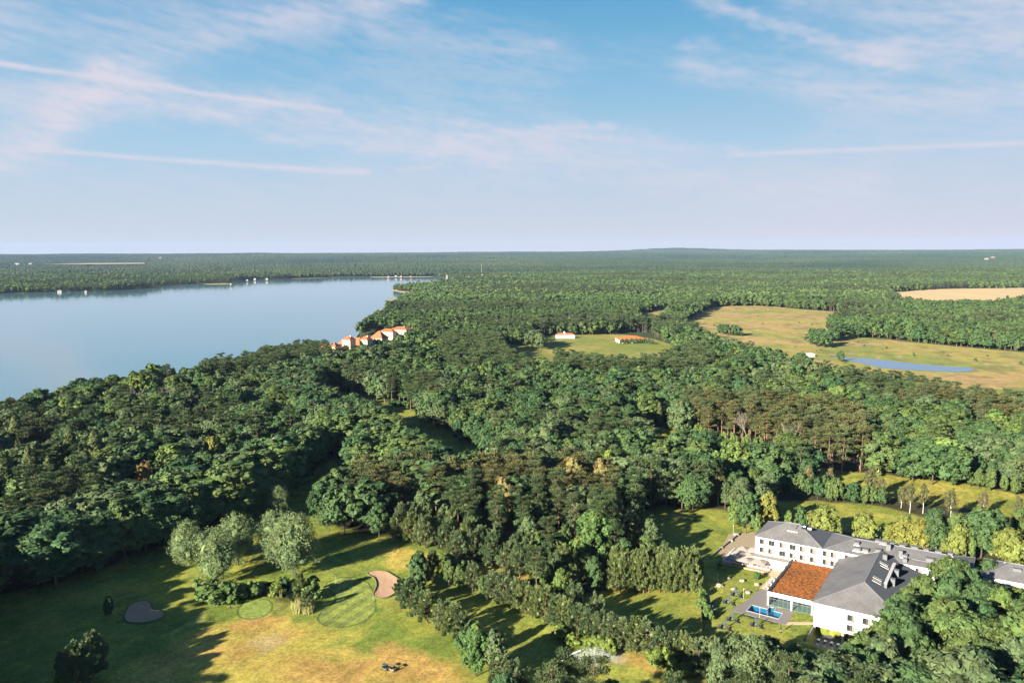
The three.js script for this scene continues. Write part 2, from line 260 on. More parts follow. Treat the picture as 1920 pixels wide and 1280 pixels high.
// open land farther off, each a sheet of its own
function flatShape(P, y) { const s = new THREE.Shape(P.p.map(q => new THREE.Vector2(q[0], -q[1]))); const g = new THREE.ShapeGeometry(s); g.rotateX(-Math.PI / 2); g.translate(0, y, 0); return g; }
function smoothPoly(P, per = 4) { const c = new THREE.CatmullRomCurve3(P.p.map(q => new THREE.Vector3(q[0], 0, q[1])), true, 'centripetal').getPoints(P.p.length * per); c.pop(); return { ...P, p: c.map(v => [v.x, v.z]) }; }
function meadow(name, P, y, w, h, colour, label) {
  const Q = smoothPoly(P, 3); let x0 = 1e9, x1 = -1e9, z0 = 1e9, z1 = -1e9; for (const [x, z] of Q.p) { x0 = Math.min(x0, x); x1 = Math.max(x1, x); z0 = Math.min(z0, z); z1 = Math.max(z1, z); }
  const g = flatShape(Q, y), p = g.attributes.position, uv = g.attributes.uv; for (let i = 0; i < p.count; i++) uv.setXY(i, (p.getX(i) - x0) / (x1 - x0), (z1 - p.getZ(i)) / (z1 - z0));
  const t = texture(w, h, (i, j, o) => colour(lerp(x0, x1, (i + 0.5) / w), lerp(z1, z0, (j + 0.5) / h), o));
  return structure(name, g, new THREE.MeshPhysicalMaterial({ map: t, roughness: 0.95, specularIntensity: 0.2 }), label);
}
function heath(x, z, o) {   // links: bands of dry, orange and green grass lying across the view
  const a = fbm(x / 60 + z / 200, z / 45, 4), b = fbm(x / 90 + 30, z / 34 + 8, 4), c = fbm(x / 6, z / 9, 3), rust = sstep(0.08, 0.3, b + 0.3 * c), gr = sstep(-0.02, 0.32, a + 0.2 * c), dark = sstep(0.2, 0.4, fbm(x / 13 + 90, z / 18, 3) + 0.3 * c);
  let R = lerp(0.32, 0.21, gr), G = lerp(0.27, 0.235, gr), B = lerp(0.08, 0.06, gr);
  R = lerp(R, 0.4, rust * 0.75); G = lerp(G, 0.25, rust * 0.75); B = lerp(B, 0.12, rust * 0.75);
  R = lerp(R, 0.11, dark * 0.55); G = lerp(G, 0.13, dark * 0.55); B = lerp(B, 0.05, dark * 0.55);
  const s = 1.02 * (1 + 0.34 * c + 0.12 * vnoise(x * 0.7, z * 0.7)); o[0] = R * s; o[1] = G * s; o[2] = B * s;
}
meadow('links_grass', LAWNS.links, 0.06, 2048, 1024, heath, 'dry rolling golf links with rusty and green grass');
meadow('glade_grass', LAWNS.notch, 0.06, 256, 256, heath, 'small grassy glade in the far wood');
meadow('driving_range_lawn', LAWNS.range, 0.06, 1024, 512, (x, z, o) => { const a = fbm(x / 30, z / 30, 4), c = fbm(x / 5, z / 5, 3), d = clamp(0.4 + a * 0.9 + c * 0.3), s = 1.0 * (1 + 0.25 * c); o[0] = lerp(0.17, 0.3, d) * s; o[1] = lerp(0.21, 0.25, d) * s; o[2] = lerp(0.045, 0.075, d) * s; }, 'pale driving range lawn below the white clubhouse');
meadow('fairway_grass', LAWNS.upper, 0.09, 256, 256, (x, z, o) => { const a = fbm(x / 12, z / 12, 4), s = 1 + 0.3 * a; o[0] = 0.2 * s; o[1] = 0.21 * s; o[2] = 0.05; }, 'narrow fairway with long tree shadows');
meadow('wheat_field', LAWNS.wheat, 0.06, 1024, 512, (x, z, o) => { const a = fbm(x / 80, z / 300, 3), c = vnoise(x / 9, z / 60), s = 0.95 * (1 + 0.1 * a + 0.05 * c); o[0] = 0.56 * s; o[1] = 0.42 * s; o[2] = 0.22 * s; }, 'ripe pale wheat field beyond the wood');
// far stubble fields, seen almost edge on
for (const [pts, h, lab] of [[[[78, 500.5], [180, 498.5], [270, 498], [272, 500.5], [180, 501.5]], 8, 'thin strip of pale stubble field beyond the lake'], [[[1428, 478.6], [1485, 478.2], [1485, 479.8], [1430, 480.2]], 16, 'far pale stubble field on the plain'], [[[1575, 481], [1630, 480.7], [1632, 482.2], [1578, 482.6]], 14, 'far pale field among the woods']]) structure('stubble_field', flatShape(poly(pts, h), h + 22), mat(0.34, 0.29, 0.21, 1), lab);

// ---------------------------------------------------------------- water
const ripples = texture(512, 512, (i, j, o) => { const q = 2 * Math.PI / 512; let s = 0; for (const [a, b, w, f] of [[7, 3, 1, 0], [13, -5, 0.7, 1], [21, 17, 0.5, 2.2], [31, -23, 0.35, 4], [3, 11, 1, 5], [44, 29, 0.25, 3]]) s += w * Math.sin(q * (a * i + b * j) + f + 1.4 * Math.sin(q * (2 * i - 3 * j) + f)); o[0] = o[1] = o[2] = 0.5 + s * 0.13; }, false);
ripples.wrapS = ripples.wrapT = THREE.RepeatWrapping;
function waterUV(g, m) { const p = g.attributes.position, u = g.attributes.uv; for (let i = 0; i < p.count; i++) u.setXY(i, p.getX(i) / m, p.getZ(i) / m); return g; }
structure('lake', waterUV(flatShape(LAKE, -1.5), 40), new THREE.MeshPhysicalMaterial({ color: RGB(0.07, 0.155, 0.195), roughness: 0.07, ior: 1.33, bumpMap: ripples, bumpScale: 0.01 }), 'wide calm blue lake reflecting the sky');
structure('pond_water', waterUV(flatShape(smoothPoly(POND), -0.42), 12), new THREE.MeshPhysicalMaterial({ color: RGB(0.008, 0.014, 0.012), roughness: 0.04, ior: 1.33, bumpMap: ripples, bumpScale: 0.004 }), 'dark little pond between the willows');
structure('links_pond_water', waterUV(flatShape(smoothPoly(LINKS_POND), 0.1), 20), new THREE.MeshPhysicalMaterial({ color: RGB(0.07, 0.125, 0.22), roughness: 0.06, ior: 1.33, bumpMap: ripples, bumpScale: 0.006 }), 'long narrow blue pond on the dry links');
{ const c = LINKS_POND.p.reduce((a, q) => [a[0] + q[0] / LINKS_POND.p.length, a[1] + q[1] / LINKS_POND.p.length], [0, 0]); structure('pond_bank', flatShape(smoothPoly({ ...LINKS_POND, p: LINKS_POND.p.map((q, i) => [c[0] + (q[0] - c[0]) * 1.03, c[1] + (q[1] - c[1]) * (1.12 + 0.06 * Math.sin(i * 2.3))]) }), 0.08), mat(0.16, 0.15, 0.06, 1), 'reedy brown bank round the long links pond'); }
// sandy and reedy spits on the far bank
for (const [pts, m, lab] of [[[[733, 542.5], [752, 543], [784, 548], [782, 551], [762, 549.6], [736, 545]], mat(0.42, 0.34, 0.2, 1), 'sandy spit curving into the lake'], [[[726, 561], [742, 558.5], [768, 557.5], [768, 563], [744, 565], [728, 563.5]], mat(0.24, 0.27, 0.09, 1), 'pale reed bed at the wooded bank'], [[[706, 582], [716, 579.5], [738, 578], [730, 586], [712, 585]], mat(0.24, 0.27, 0.09, 1), 'green reed bed below the wooded bank'], [[[684, 599], [696, 597], [716, 597], [706, 605], [688, 602]], mat(0.22, 0.26, 0.09, 1), 'small reed bed near the resort'], [[[380, 532.4], [400, 531], [424, 531], [424, 533], [395, 533.4]], mat(0.3, 0.28, 0.1, 1), 'yellow meadow strip on the far bank'], [[[505, 521.5], [560, 519.5], [640, 518.2], [640, 519.6], [560, 522.4]], mat(0.34, 0.31, 0.14, 1), 'long bright meadow at the far end of the lake'], [[[700, 518.6], [760, 518], [812, 517.6], [812, 519.2], [760, 519.6], [700, 520.1]], mat(0.36, 0.33, 0.2, 1), 'harbour meadow at the head of the lake']]) structure('bank', flatShape(smoothPoly(poly(pts, -1.2), 3), -1.1), m, lab);

const woodMat = new THREE.MeshPhysicalMaterial({ vertexColors: true, roughness: 0.8, specularIntensity: 0.25, side: THREE.DoubleSide }), M4 = new THREE.Matrix4();
// ---------------------------------------------------------------- trees: prototypes
class Leafage {   // loose leaf sprays (single bent faces) and rough inner masses, with the colour of each clump
  constructor(seed) { this.p = []; this.c = []; this.r = mulberry(seed); }
  g() { const r = this.r; return (r() + r() + r() - 1.5) * 1.15; }
  spray(x, y, z, nx, ny, nz, s, el, c) {      // el > 1 stretches the spray along its own long axis
    const r = this.r, l = Math.hypot(nx, ny, nz) || 1; nx /= l; ny /= l; nz /= l;
    let tx = r() - 0.5, ty = r() - 0.5, tz = r() - 0.5; const d = tx * nx + ty * ny + tz * nz; tx -= d * nx; ty -= d * ny; tz -= d * nz; const q = Math.hypot(tx, ty, tz) || 1; tx /= q; ty /= q; tz /= q;
    const bx = ny * tz - nz * ty, by = nz * tx - nx * tz, bz = nx * ty - ny * tx, w = s / Math.sqrt(el), h = s * Math.sqrt(el), a = 0.75 + r() * 0.5, k = (r() - 0.5) * w;
    this.p.push(x + tx * h, y + ty * h, z + tz * h, x - tx * h * 0.6 + bx * w * a + nx * k, y - ty * h * 0.6 + by * w * a + ny * k, z - tz * h * 0.6 + bz * w * a + nz * k, x - tx * h * 0.7 - bx * w, y - ty * h * 0.7 - by * w, z - tz * h * 0.7 - bz * w);
    for (let i = 0; i < 3; i++) this.c.push(c[0], c[1], c[2]);
  }
  upright(x, y, z, dx, dy, dz, s, w, c) {     // a shoot pointing along d
    const r = this.r, a = r() * 6.283, bx = Math.cos(a) * w, bz = Math.sin(a) * w, l = Math.hypot(dx, dy, dz) || 1;
    this.p.push(x + dx / l * s, y + dy / l * s, z + dz / l * s, x + bx, y - s * 0.15, z + bz, x - bx, y - s * 0.1, z - bz);
    for (let i = 0; i < 3; i++) this.c.push(c[0], c[1], c[2]);
  }
  core(x, y, z, rx, ry, rz, c, detail = 0, rough = 0.25) {
    const g = new THREE.IcosahedronGeometry(1, detail), q = g.attributes.position, memo = {};
    for (let i = 0; i < q.count; i++) { const k = q.getX(i).toFixed(3) + q.getY(i).toFixed(3) + q.getZ(i).toFixed(3), m = memo[k] ??= 1 + (this.r() - 0.5) * 2 * rough; this.p.push(x + q.getX(i) * rx * m, y + q.getY(i) * ry * m, z + q.getZ(i) * rz * m); this.c.push(c[0], c[1], c[2]); }
  }
  tint(v = 0.16) { const k = 1 + (this.r() - 0.5) * 2 * v, h = (this.r() - 0.5) * v; return [k * (1 + h), k, k * (1 - h * 0.5)]; }
  add(geo, c) { const q = geo.index ? geo.toNonIndexed() : geo, a = q.attributes.position; for (let i = 0; i < a.count; i++) { this.p.push(a.getX(i), a.getY(i), a.getZ(i)); this.c.push(c[0], c[1], c[2]); } }
  geometry() { const g = new THREE.BufferGeometry(); g.setAttribute('position', new THREE.Float32BufferAttribute(this.p, 3)); g.setAttribute('color', new THREE.Float32BufferAttribute(this.c, 3)); return g; }
}
function limb(a, b, r0, r1, n = 5) { const d = new THREE.Vector3(b[0] - a[0], b[1] - a[1], b[2] - a[2]), g = new THREE.CylinderGeometry(r1, r0, d.length(), n, 1, true); g.translate(0, d.length() / 2, 0); g.applyQuaternion(new THREE.Quaternion().setFromUnitVectors(new THREE.Vector3(0, 1, 0), d.clone().normalize())); g.translate(...a); return g; }
// every builder returns { trunk, crown } for a tree of the stated height; q is the number of sprays, s their size
function broadleaf(seed, { h = 18, rx = 5.6, low = 0.22, lobes = 17, q = 8600, s = 0.42, squash = 1, pointed = 0, droop = 0, el = 1.5, trunkR = 0.34, spread = 0.9, limbs = 6, cores = 0 }) {
  const L = new Leafage(seed), r = L.r, T = [], mid = h * (low + (1 - low) * 0.5), ry = h * (1 - low) * 0.5;
  const top = mid * 0.8; T.push(limb([0, -0.4, 0], [0.25 * (r() - 0.5) * 3, top, 0.25 * (r() - 0.5) * 3], trunkR, trunkR * 0.45, 6));
  const list = [];
  for (let i = 0; i < lobes; i++) {
    const t = (i + 0.5) / lobes, y = 1 - 2 * t * 0.93, a = i * 2.39996 + r() * 0.7, w = Math.sqrt(Math.max(0.02, 1 - y * y)) * (1 - pointed * Math.max(0, y)), k = (i % 3 ? 0.62 : 0.4) + r() * 0.14;
    const lr = rx * (0.36 + r() * 0.2) * (y > 0.55 ? 0.85 : 1) * (1 - pointed * 0.45 * Math.max(0, y)), X = Math.cos(a) * w * rx * k * spread, Z = Math.sin(a) * w * rx * k * spread, Y = mid + y * ry * 0.72 + (r() - 0.5) * 0.8;
    list.push([X, Y, Z, lr, lr * squash * (0.8 + r() * 0.25)]);
  }
  list.slice(0, limbs).forEach(l => T.push(limb([0, top * (0.45 + r() * 0.5), 0], [l[0] * 0.75, l[1] * 0.96, l[2] * 0.75], trunkR * 0.42, trunkR * 0.12, 4)));
  const per = q / list.length;
  for (const [X, Y, Z, lr, ly] of list) {
    const lt = L.tint(0.13); L.core(X, Y, Z, lr * (droop ? 0.56 : 0.52), ly * (droop ? 0.56 : 0.52), lr * (droop ? 0.56 : 0.52), lt, cores, 0.28);
    const clumps = Math.max(3, Math.round(per / 36));
    for (let c = 0; c < clumps; c++) {
      let dx = L.g(), dy = L.g() + 0.22, dz = L.g(); const l = Math.hypot(dx, dy, dz) || 1; dx /= l; dy /= l; dz /= l;
      const m = 0.8 + r() * 0.32, cx = X + dx * lr * m, cy = Y + dy * ly * m, cz = Z + dz * lr * m, cr = lr * (0.24 + r() * 0.16), ct = L.tint(0.1), col = [lt[0] * ct[0], lt[1] * ct[1], lt[2] * ct[2]];
      for (let i = 0, n = Math.round(per / clumps); i < n; i++) {
        const ax = L.g(), ay = L.g(), az = L.g();
        if (droop) L.upright(cx + ax * cr, cy + ay * cr * 1.5 + 0.3, cz + az * cr, ax * 0.5 + dx * 0.4, -1, az * 0.5 + dz * 0.4, s * 1.5, s * 0.45, col);
        else L.spray(cx + ax * cr, cy + ay * cr * 0.85, cz + az * cr, dx * 0.55 + ax * 0.35 + L.g() * 0.5, dy * 0.55 + 0.3 + ay * 0.35 + L.g() * 0.5, dz * 0.55 + az * 0.35 + L.g() * 0.5, s * (0.7 + r() * 0.6), el, col);
      }
    }
  }
  return { trunk: merge(T), crown: L.geometry() };
}
function pine(seed, { h = 20, q = 5200, s = 0.34, clumps = 17, low = 0.52, rx = 2.9 }) {
  const L = new Leafage(seed), r = L.r, T = [], bx = (r() - 0.5) * 1.2, bz = (r() - 0.5) * 1.2; T.push(limb([0, -0.4, 0], [bx * 0.5, h * 0.5, bz * 0.5], 0.27, 0.2, 6), limb([bx * 0.5, h * 0.5, bz * 0.5], [bx, h * 0.93, bz], 0.2, 0.06, 5));
  for (let i = 0; i < clumps; i++) {
    const t = i / (clumps - 1), y = h * lerp(0.96, low, t ** 1.15), a = i * 2.4 + r(), w = rx * (0.22 + 0.75 * Math.sin(Math.PI * (0.12 + 0.68 * t)) ** 0.8) * (0.7 + r() * 0.5), k = bx * lerp(1, 0.5, t), kz = bz * lerp(1, 0.5, t);
    const X = k + Math.cos(a) * w * 0.8, Z = kz + Math.sin(a) * w * 0.8, R = (0.85 + r() * 0.75) * rx / 2.9, ct = L.tint(0.17); if (t > 0.15) T.push(limb([k, y - 0.9, kz], [X, y - 0.1, Z], 0.07, 0.03, 3));
    L.core(X, y, Z, R * 0.5, R * 0.24, R * 0.5, ct, 0, 0.3);
    for (let j = 0, n = q / clumps; j < n; j++) { const ax = L.g(), ay = L.g(), az = L.g(); L.upright(X + ax * R * 0.72, y + ay * R * 0.34, Z + az * R * 0.72, ax + L.g() * 0.6, 0.75 + L.g() * 0.5, az + L.g() * 0.6, s * (0.8 + r() * 0.7), s * 0.42, ct); }
  }
  return { trunk: merge(T), crown: L.geometry() };
}
function youngPine(seed, { h = 10, rx = 3.1, q = 6200, s = 0.36, lobes = 28 }) {
  const L = new Leafage(seed), r = L.r, T = [limb([0, -0.3, 0], [0.2, h * 0.9, 0.1], 0.2, 0.05, 6)];
  for (let i = 0; i < lobes; i++) {
    const t = i / (lobes - 1), y = h * lerp(0.93, 0.12, t), w = rx * Math.sin(Math.PI * (0.06 + 0.62 * t)) * (0.68 + r() * 0.3), a = i * 2.4 + r() * 0.8, X = Math.cos(a) * w * 0.74, Z = Math.sin(a) * w * 0.74, R = (0.6 + r() * 0.35) * rx * 0.42, ct = L.tint(0.15);
    if (t > 0.2) T.push(limb([0, y - 0.4, 0], [X, y, Z], 0.05, 0.02, 3));
    L.core(X, y, Z, R * 0.4, R * 0.5, R * 0.4, ct, 0, 0.3);
    for (let k = 0; k < 4; k++) { const sx = X + L.g() * R * 0.6, sz = Z + L.g() * R * 0.6, sy = y + R * 0.3, ox = Math.cos(a) * 0.35, oz = Math.sin(a) * 0.35, len = R * (0.9 + r() * 0.9);   // upturned shoots
      for (let j = 0, n = q / lobes / 4; j < n; j++) { const u = r(), ax = L.g(), az = L.g(); L.upright(sx + ox * u * len + ax * R * 0.42 * (1.15 - u), sy - R * 0.5 + u * len + L.g() * 0.15, sz + oz * u * len + az * R * 0.42 * (1.15 - u), ax * 0.8 + ox * 2, 0.9, az * 0.8 + oz * 2, s * (0.7 + r() * 0.6), s * 0.34, ct); } }
  }
  return { trunk: merge(T), crown: L.geometry() };
}
function poplar(seed, { h = 22, rx = 2.2, q = 6000, s = 0.36 }) {
  const L = new Leafage(seed), r = L.r, T = [limb([0, -0.4, 0], [0, h * 0.85, 0], 0.35, 0.08, 6)];
  for (let i = 0; i < 30; i++) { const t = i / 29, y = h * lerp(0.95, 0.1, t), w = rx * Math.sin(Math.PI * (0.07 + 0.8 * t)) ** 0.7, a = i * 2.4, X = Math.cos(a) * w * 0.5, Z = Math.sin(a) * w * 0.5, R = w * (0.5 + r() * 0.2) + 0.25, ct = L.tint(0.14); L.core(X, y, Z, R * 0.7, R * 1.1, R * 0.7, ct); if (i % 3 === 0) T.push(limb([0, y - 2, 0], [X, y, Z], 0.06, 0.02, 3));
    for (let j = 0; j < q / 30; j++) { const ax = L.g(), ay = L.g(), az = L.g(); L.spray(X + ax * R * 0.8, y + ay * R * 1.4, Z + az * R * 0.8, ax + L.g() * 0.5, 0.5 + L.g() * 0.6, az + L.g() * 0.5, s * (0.7 + r() * 0.6), 1.7, ct); } }
  return { trunk: merge(T), crown: L.geometry() };
}
function bare(seed, h = 14, fork = 0.35) {   // a leafless tree
  const r = mulberry(seed), T = [], grow = (p, d, len, rad, k) => { const e = p.clone().addScaledVector(d, len); T.push(limb(p.toArray(), e.toArray(), rad, rad * 0.66, k > 3 ? 6 : 4)); if (k <= 0) return; const n = k > 3 ? 3 : 2 + (r() > 0.5); for (let i = 0; i < n; i++) { const q = d.clone().add(new THREE.Vector3((r() - 0.5) * 1.1, (r() - 0.25) * 0.5, (r() - 0.5) * 1.1)).normalize(); grow(p.clone().addScaledVector(d, len * (0.7 + r() * 0.3)), q, len * (0.62 + r() * 0.2), rad * 0.58, k - 1); } };
  grow(new THREE.Vector3(0, -0.3, 0), new THREE.Vector3((r() - 0.5) * 0.1, 1, (r() - 0.5) * 0.1).normalize(), h * fork, h * 0.018, 5);
  return { trunk: merge(T), crown: null };
}
// species: leaf colour, bark colour, builders of the near and the middle-distance forms
const SPECIES = {
  broadleaf: { leaf: [0.076, 0.136, 0.047], bark: [0.09, 0.075, 0.055], h: 18, near: [1, 2, 3, 4].map(k => () => broadleaf(100 + k, { rx: [5.6, 5, 6.2, 4.6][k - 1], h: 18, low: [0.08, 0.05, 0.14, 0.06][k - 1], lobes: [18, 16, 20, 15][k - 1], pointed: [0, 0.3, 0, 0.15][k - 1] })), mid: [1, 2, 3].map(k => () => broadleaf(140 + k, { rx: [5.6, 4.9, 6][k - 1], h: 18, low: 0.07, lobes: 16, q: 3600, s: 0.58, limbs: 2, pointed: [0, 0.3, 0.1][k - 1] })) },
  pine: { leaf: [0.102, 0.136, 0.054], bark: [0.15, 0.108, 0.075], h: 20, near: [1, 2, 3].map(k => () => pine(200 + k, { clumps: [17, 14, 20][k - 1], low: [0.46, 0.54, 0.36][k - 1], rx: 3.2 })), mid: [1, 2].map(k => () => pine(230 + k, { q: 1900, s: 0.5, clumps: 14, low: [0.46, 0.34][k - 1], rx: 3.5 })) },
  young_pine: { leaf: [0.15, 0.2, 0.085], bark: [0.2, 0.11, 0.065], h: 10, near: [1, 2, 3].map(k => () => youngPine(300 + k, { rx: [3.1, 2.7, 3.4][k - 1] })), mid: [1].map(k => () => youngPine(330 + k, { q: 1000, s: 0.8, lobes: 16 })) },
  willow: { leaf: [0.18, 0.25, 0.1], bark: [0.12, 0.1, 0.08], h: 18, near: [1, 2].map(k => () => broadleaf(400 + k, { h: 18, rx: 6.2, low: 0.04, lobes: 26, q: 15000, s: 0.32, droop: 1, squash: 1.25 })) },
  poplar: { leaf: [0.081, 0.113, 0.037], bark: [0.14, 0.12, 0.1], h: 22, near: [1, 2].map(k => () => poplar(500 + k, { rx: [2.2, 2.7][k - 1] })) },
  birch: { leaf: [0.142, 0.130, 0.058], bark: [0.55, 0.52, 0.47], h: 14, near: [1, 2].map(k => () => broadleaf(600 + k, { h: 14, rx: 2.5, low: 0.2, lobes: 13, q: 3000, s: 0.3, droop: 1, squash: 1.7, trunkR: 0.17, pointed: 0.5, spread: 0.8 })) },
  linden: { leaf: [0.19, 0.225, 0.052], bark: [0.1, 0.08, 0.06], h: 11, near: [1, 2].map(k => () => broadleaf(700 + k, { h: 11, rx: 4.4, low: 0.1, lobes: 20, q: 7000, s: 0.36, pointed: 0.1, trunkR: 0.26 })) },
  shrub: { leaf: [0.115, 0.185, 0.05], bark: [0.1, 0.08, 0.06], h: 4, near: [1, 2].map(k => () => broadleaf(800 + k, { h: 4, rx: 2.4, low: 0.02, lobes: 10, q: 2200, s: 0.3, trunkR: 0.1, limbs: 3 })), mid: [1].map(k => () => broadleaf(830 + k, { h: 4, rx: 2.4, low: 0.02, lobes: 8, q: 420, s: 0.6, trunkR: 0.1, limbs: 0 })) },
};
const leafMats = {};
function leafMat(c) { const k = c.map(v => v.toFixed(3)).join(); return leafMats[k] ??= new THREE.MeshPhysicalMaterial({ color: RGB(...c), vertexColors: true, roughness: 0.72, specularIntensity: 0.3, side: THREE.DoubleSide }); }
for (const s of Object.values(SPECIES)) { s.leaf = s.leaf.map(c => c * 0.67); s.nearG = s.near.map(f => f()); s.midG = (s.mid ?? []).map(f => f()); s.barkM = mat(...s.bark, 0.95, { specularIntensity: 0.1 }); }
// a whole tree in one mesh, for woods too thick to count: bark keeps its colour under the leaf tint
function whole(t, leaf, bark) { const L = new Leafage(1); const c = t.crown; for (let i = 0; i < c.attributes.position.count; i++) { L.p.push(c.attributes.position.getX(i), c.attributes.position.getY(i), c.attributes.position.getZ(i)); L.c.push(c.attributes.color.getX(i) * leaf[0], c.attributes.color.getY(i) * leaf[1], c.attributes.color.getZ(i) * leaf[2]); } L.add(t.trunk, bark); return L.geometry(); }

// ---------------------------------------------------------------- trees: where they stand
const trees = [];   // { sp, x, z, y, s (scale), w (width scale), turn, tint, mark, label }
const plainTints = { broadleaf: [[1, 1, 1, 'dark green'], [0.78, 0.9, 0.98, 'deep blue-green'], [1.38, 1.16, 0.98, 'mid green'], [1.9, 1.6, 1.15, 'light green'], [1.5, 1.2, 1.45, 'grey-green']], pine: [[1, 1, 1, 'olive'], [1.35, 1.05, 0.95, 'brownish'], [0.72, 0.88, 0.8, 'dark green'], [0.85, 0.95, 0.9, 'dull green']], young_pine: [[1, 1, 1, 'grey-green'], [0.78, 0.88, 0.85, 'blue-green'], [1.2, 1.15, 0.9, 'olive green']], willow: [[1, 1, 1, 'silver-green']], poplar: [[1, 1, 1, 'mid green'], [1.3, 1.15, 1.2, 'pale green']], birch: [[1, 1, 1, 'pale olive'], [0.8, 0.9, 0.8, 'soft green']], linden: [[1, 1, 1, 'yellow-green'], [1.15, 0.98, 0.9, 'golden']], shrub: [[1, 1, 1, 'green'], [0.65, 0.8, 0.9, 'dark green'], [1.4, 1.2, 0.9, 'yellow-green']] };
const brow = [[1310, 1192], [1345, 1186], [1400, 1182], [1440, 1184], [1470, 1195], [1500, 1200], [1530, 1216], [1545, 1240], [1563, 1216], [1590, 1190], [1627, 1166], [1663, 1128], [1683, 1104], [1727, 1066], [1790, 1048], [1850, 1052], [1872, 1094], [1930, 1100], [2100, 1100]];   // how high the grove before the hotel reaches
const browAt = px => { for (let i = 0; i < brow.length - 1; i++) if (px < brow[i + 1][0]) return lerp(brow[i][1], brow[i + 1][1], clamp((px - brow[i][0]) / (brow[i + 1][0] - brow[i][0]))); return 1100; };
function fits(x, z, h, r) { const [u, v] = hotelUV(x, z); if (v > -20 && u < 60) return true; if (v > 0) return true; const a = proj(x, h, z); if (a[0] < 1310) return true; const w = r * F / a[2]; return a[1] > browAt(a[0]) && a[1] + w * 0.5 > Math.max(browAt(a[0] - w), browAt(a[0] + w)); }
const cell = new Map(), ck = (x, z) => Math.floor(x / 8) + ',' + Math.floor(z / 8);
function near(x, z, r) { const R = Math.ceil(r / 8), cx = Math.floor(x / 8), cz = Math.floor(z / 8); for (let i = -R; i <= R; i++) for (let j = -R; j <= R; j++) for (const t of cell.get((cx + i) + ',' + (cz + j)) ?? []) if (Math.hypot(t.x - x, t.z - z) < r) return t; return null; }
function plant(sp, x, z, hgt, o = {}) {
  if (sp !== 'shrub') { const w0 = SPECIES[sp].nearR ?? 3.5; while (hgt > 5 && !fits(x, z, hgt, w0)) hgt *= 0.94; }
  const S = SPECIES[sp], tints = plainTints[sp], ti = o.ti ?? Math.floor(rnd() * tints.length), s = hgt / S.h, t = { sp, x, z, y: 0, s, w: s * (o.wide ?? 0.9 + rnd() * 0.25), turn: rnd() * 6.283, ti, tint: o.tint ?? tints[ti], mark: !!o.mark, label: o.label, group: o.group, v: o.v ?? Math.floor(rnd() * 97) };
  t.y = (z > -640 && Math.abs(x) < 430) ? knoll(x, z) : 0; if (Math.hypot(x, z) > 2200) t.y = land(x, z); trees.push(t); const k = ck(x, z); (cell.get(k) ?? cell.set(k, []).get(k)).push(t); return t;
}
const at = (sp, px, py, hgt, o = {}) => { const [x, z] = gp(px, py); return plant(sp, x, z, hgt, { mark: true, ...o }); };
const NTH = ['first', 'second', 'third', 'fourth', 'fifth', 'sixth', 'seventh', 'eighth', 'ninth', 'tenth', 'eleventh', 'twelfth', 'thirteenth', 'fourteenth', 'fifteenth', 'sixteenth', 'seventeenth', 'eighteenth', 'nineteenth', 'twentieth', 'twenty-first', 'twenty-second', 'twenty-third', 'twenty-fourth', 'twenty-fifth', 'twenty-sixth']; let nth = 0;
// single trees that the picture shows one by one
at('willow', 352, 1064, 15, { wide: 1.00, label: 'silver-green willow at the wood-side end of the willow clump' }); at('willow', 408, 1094, 18, { wide: 0.95, label: 'tall drooping willow in the middle of the clump by the pond' }); at('willow', 446, 1062, 17, { wide: 1.04, label: 'silver-green willow behind the drooping one, next to the little sand trap' });
at('willow', 549, 1078, 20, { wide: 1.12, label: 'broad full willow standing alone beyond the pond' }); at('willow', 517, 1052, 17, { wide: 0.98, label: 'willow leaning on the broad full one beyond the pond' }); at('willow', 482, 962, 15, { wide: 1.16, label: 'willow at the foot of the shady fairway, in front of the wood' }); at('willow', 522, 970, 13, { wide: 0.98, label: 'smaller willow at the foot of the shady fairway' });
at('shrub', 399, 1126, 6.6, { wide: 1.5, ti: 0, label: 'big round green bush at the end of the pond' }); at('shrub', 421, 1130, 5.4, { wide: 1.3, ti: 0, label: 'round green bush beside the bigger one by the pond' }); at('shrub', 434, 1128, 4.4, { wide: 1, ti: 1, label: 'narrow dark bush at the pond bank' }); at('shrub', 470, 1118, 4.8, { wide: 1.2, ti: 0, label: 'lone round bush on the pond bank above the tee' }); at('shrub', 517, 1112, 4, { wide: 1.2, ti: 2, label: 'tufted yellow-green bush on the pond bank' }); at('shrub', 533, 1094, 3, { wide: 1, ti: 1, label: 'low dark bush on the far pond bank' });
at('young_pine', 563, 1126, 9, { wide: 1, ti: 2, label: 'tall shrub at the head of the reed clump by the pond' }); at('shrub', 581, 1122, 5.5, { wide: 1.2, ti: 0, label: 'leafy green bush in the reed clump beside the striped green' }); at('young_pine', 575, 1146, 6, { wide: 1.1, ti: 1, label: 'grey-green bush among the reeds beside the striped green' });
at('broadleaf', 785, 1106, 12.5, { v: 0, wide: 0.86, ti: 0, label: 'round dark tree beside the kidney-shaped sand bunker' }); at('broadleaf', 893, 1268, 12.5, { v: 0, wide: 0.88, tint: [1.15, 1.2, 0.95, 'fresh green'], label: 'dense fresh green tree at the end of the pine row on the dry fairway' });
at('broadleaf', 204, 1162, 7.5, { wide: 0.5, ti: 1, label: 'small dark tree beside the heart-shaped bunker' }); at('young_pine', 146, 1300, 12.5, { wide: 1.2, ti: 1, label: 'loose blue-green pine alone on the shaded fairway' }); at('young_pine', 176, 1276, 12, { wide: 1.15, ti: 1, label: 'blue-green pine with upright top on the shaded fairway' }); at('young_pine', 122, 1285, 8, { wide: 1.0, ti: 1, label: 'small blue-green pine on the shaded fairway' });
at('broadleaf', 1112, 1062, 20, { v: 0, wide: 1.05, tint: [1.35, 1.3, 1.0, 'fresh green'], label: 'big fresh green oak between the pine stand and the shaded lawn' });
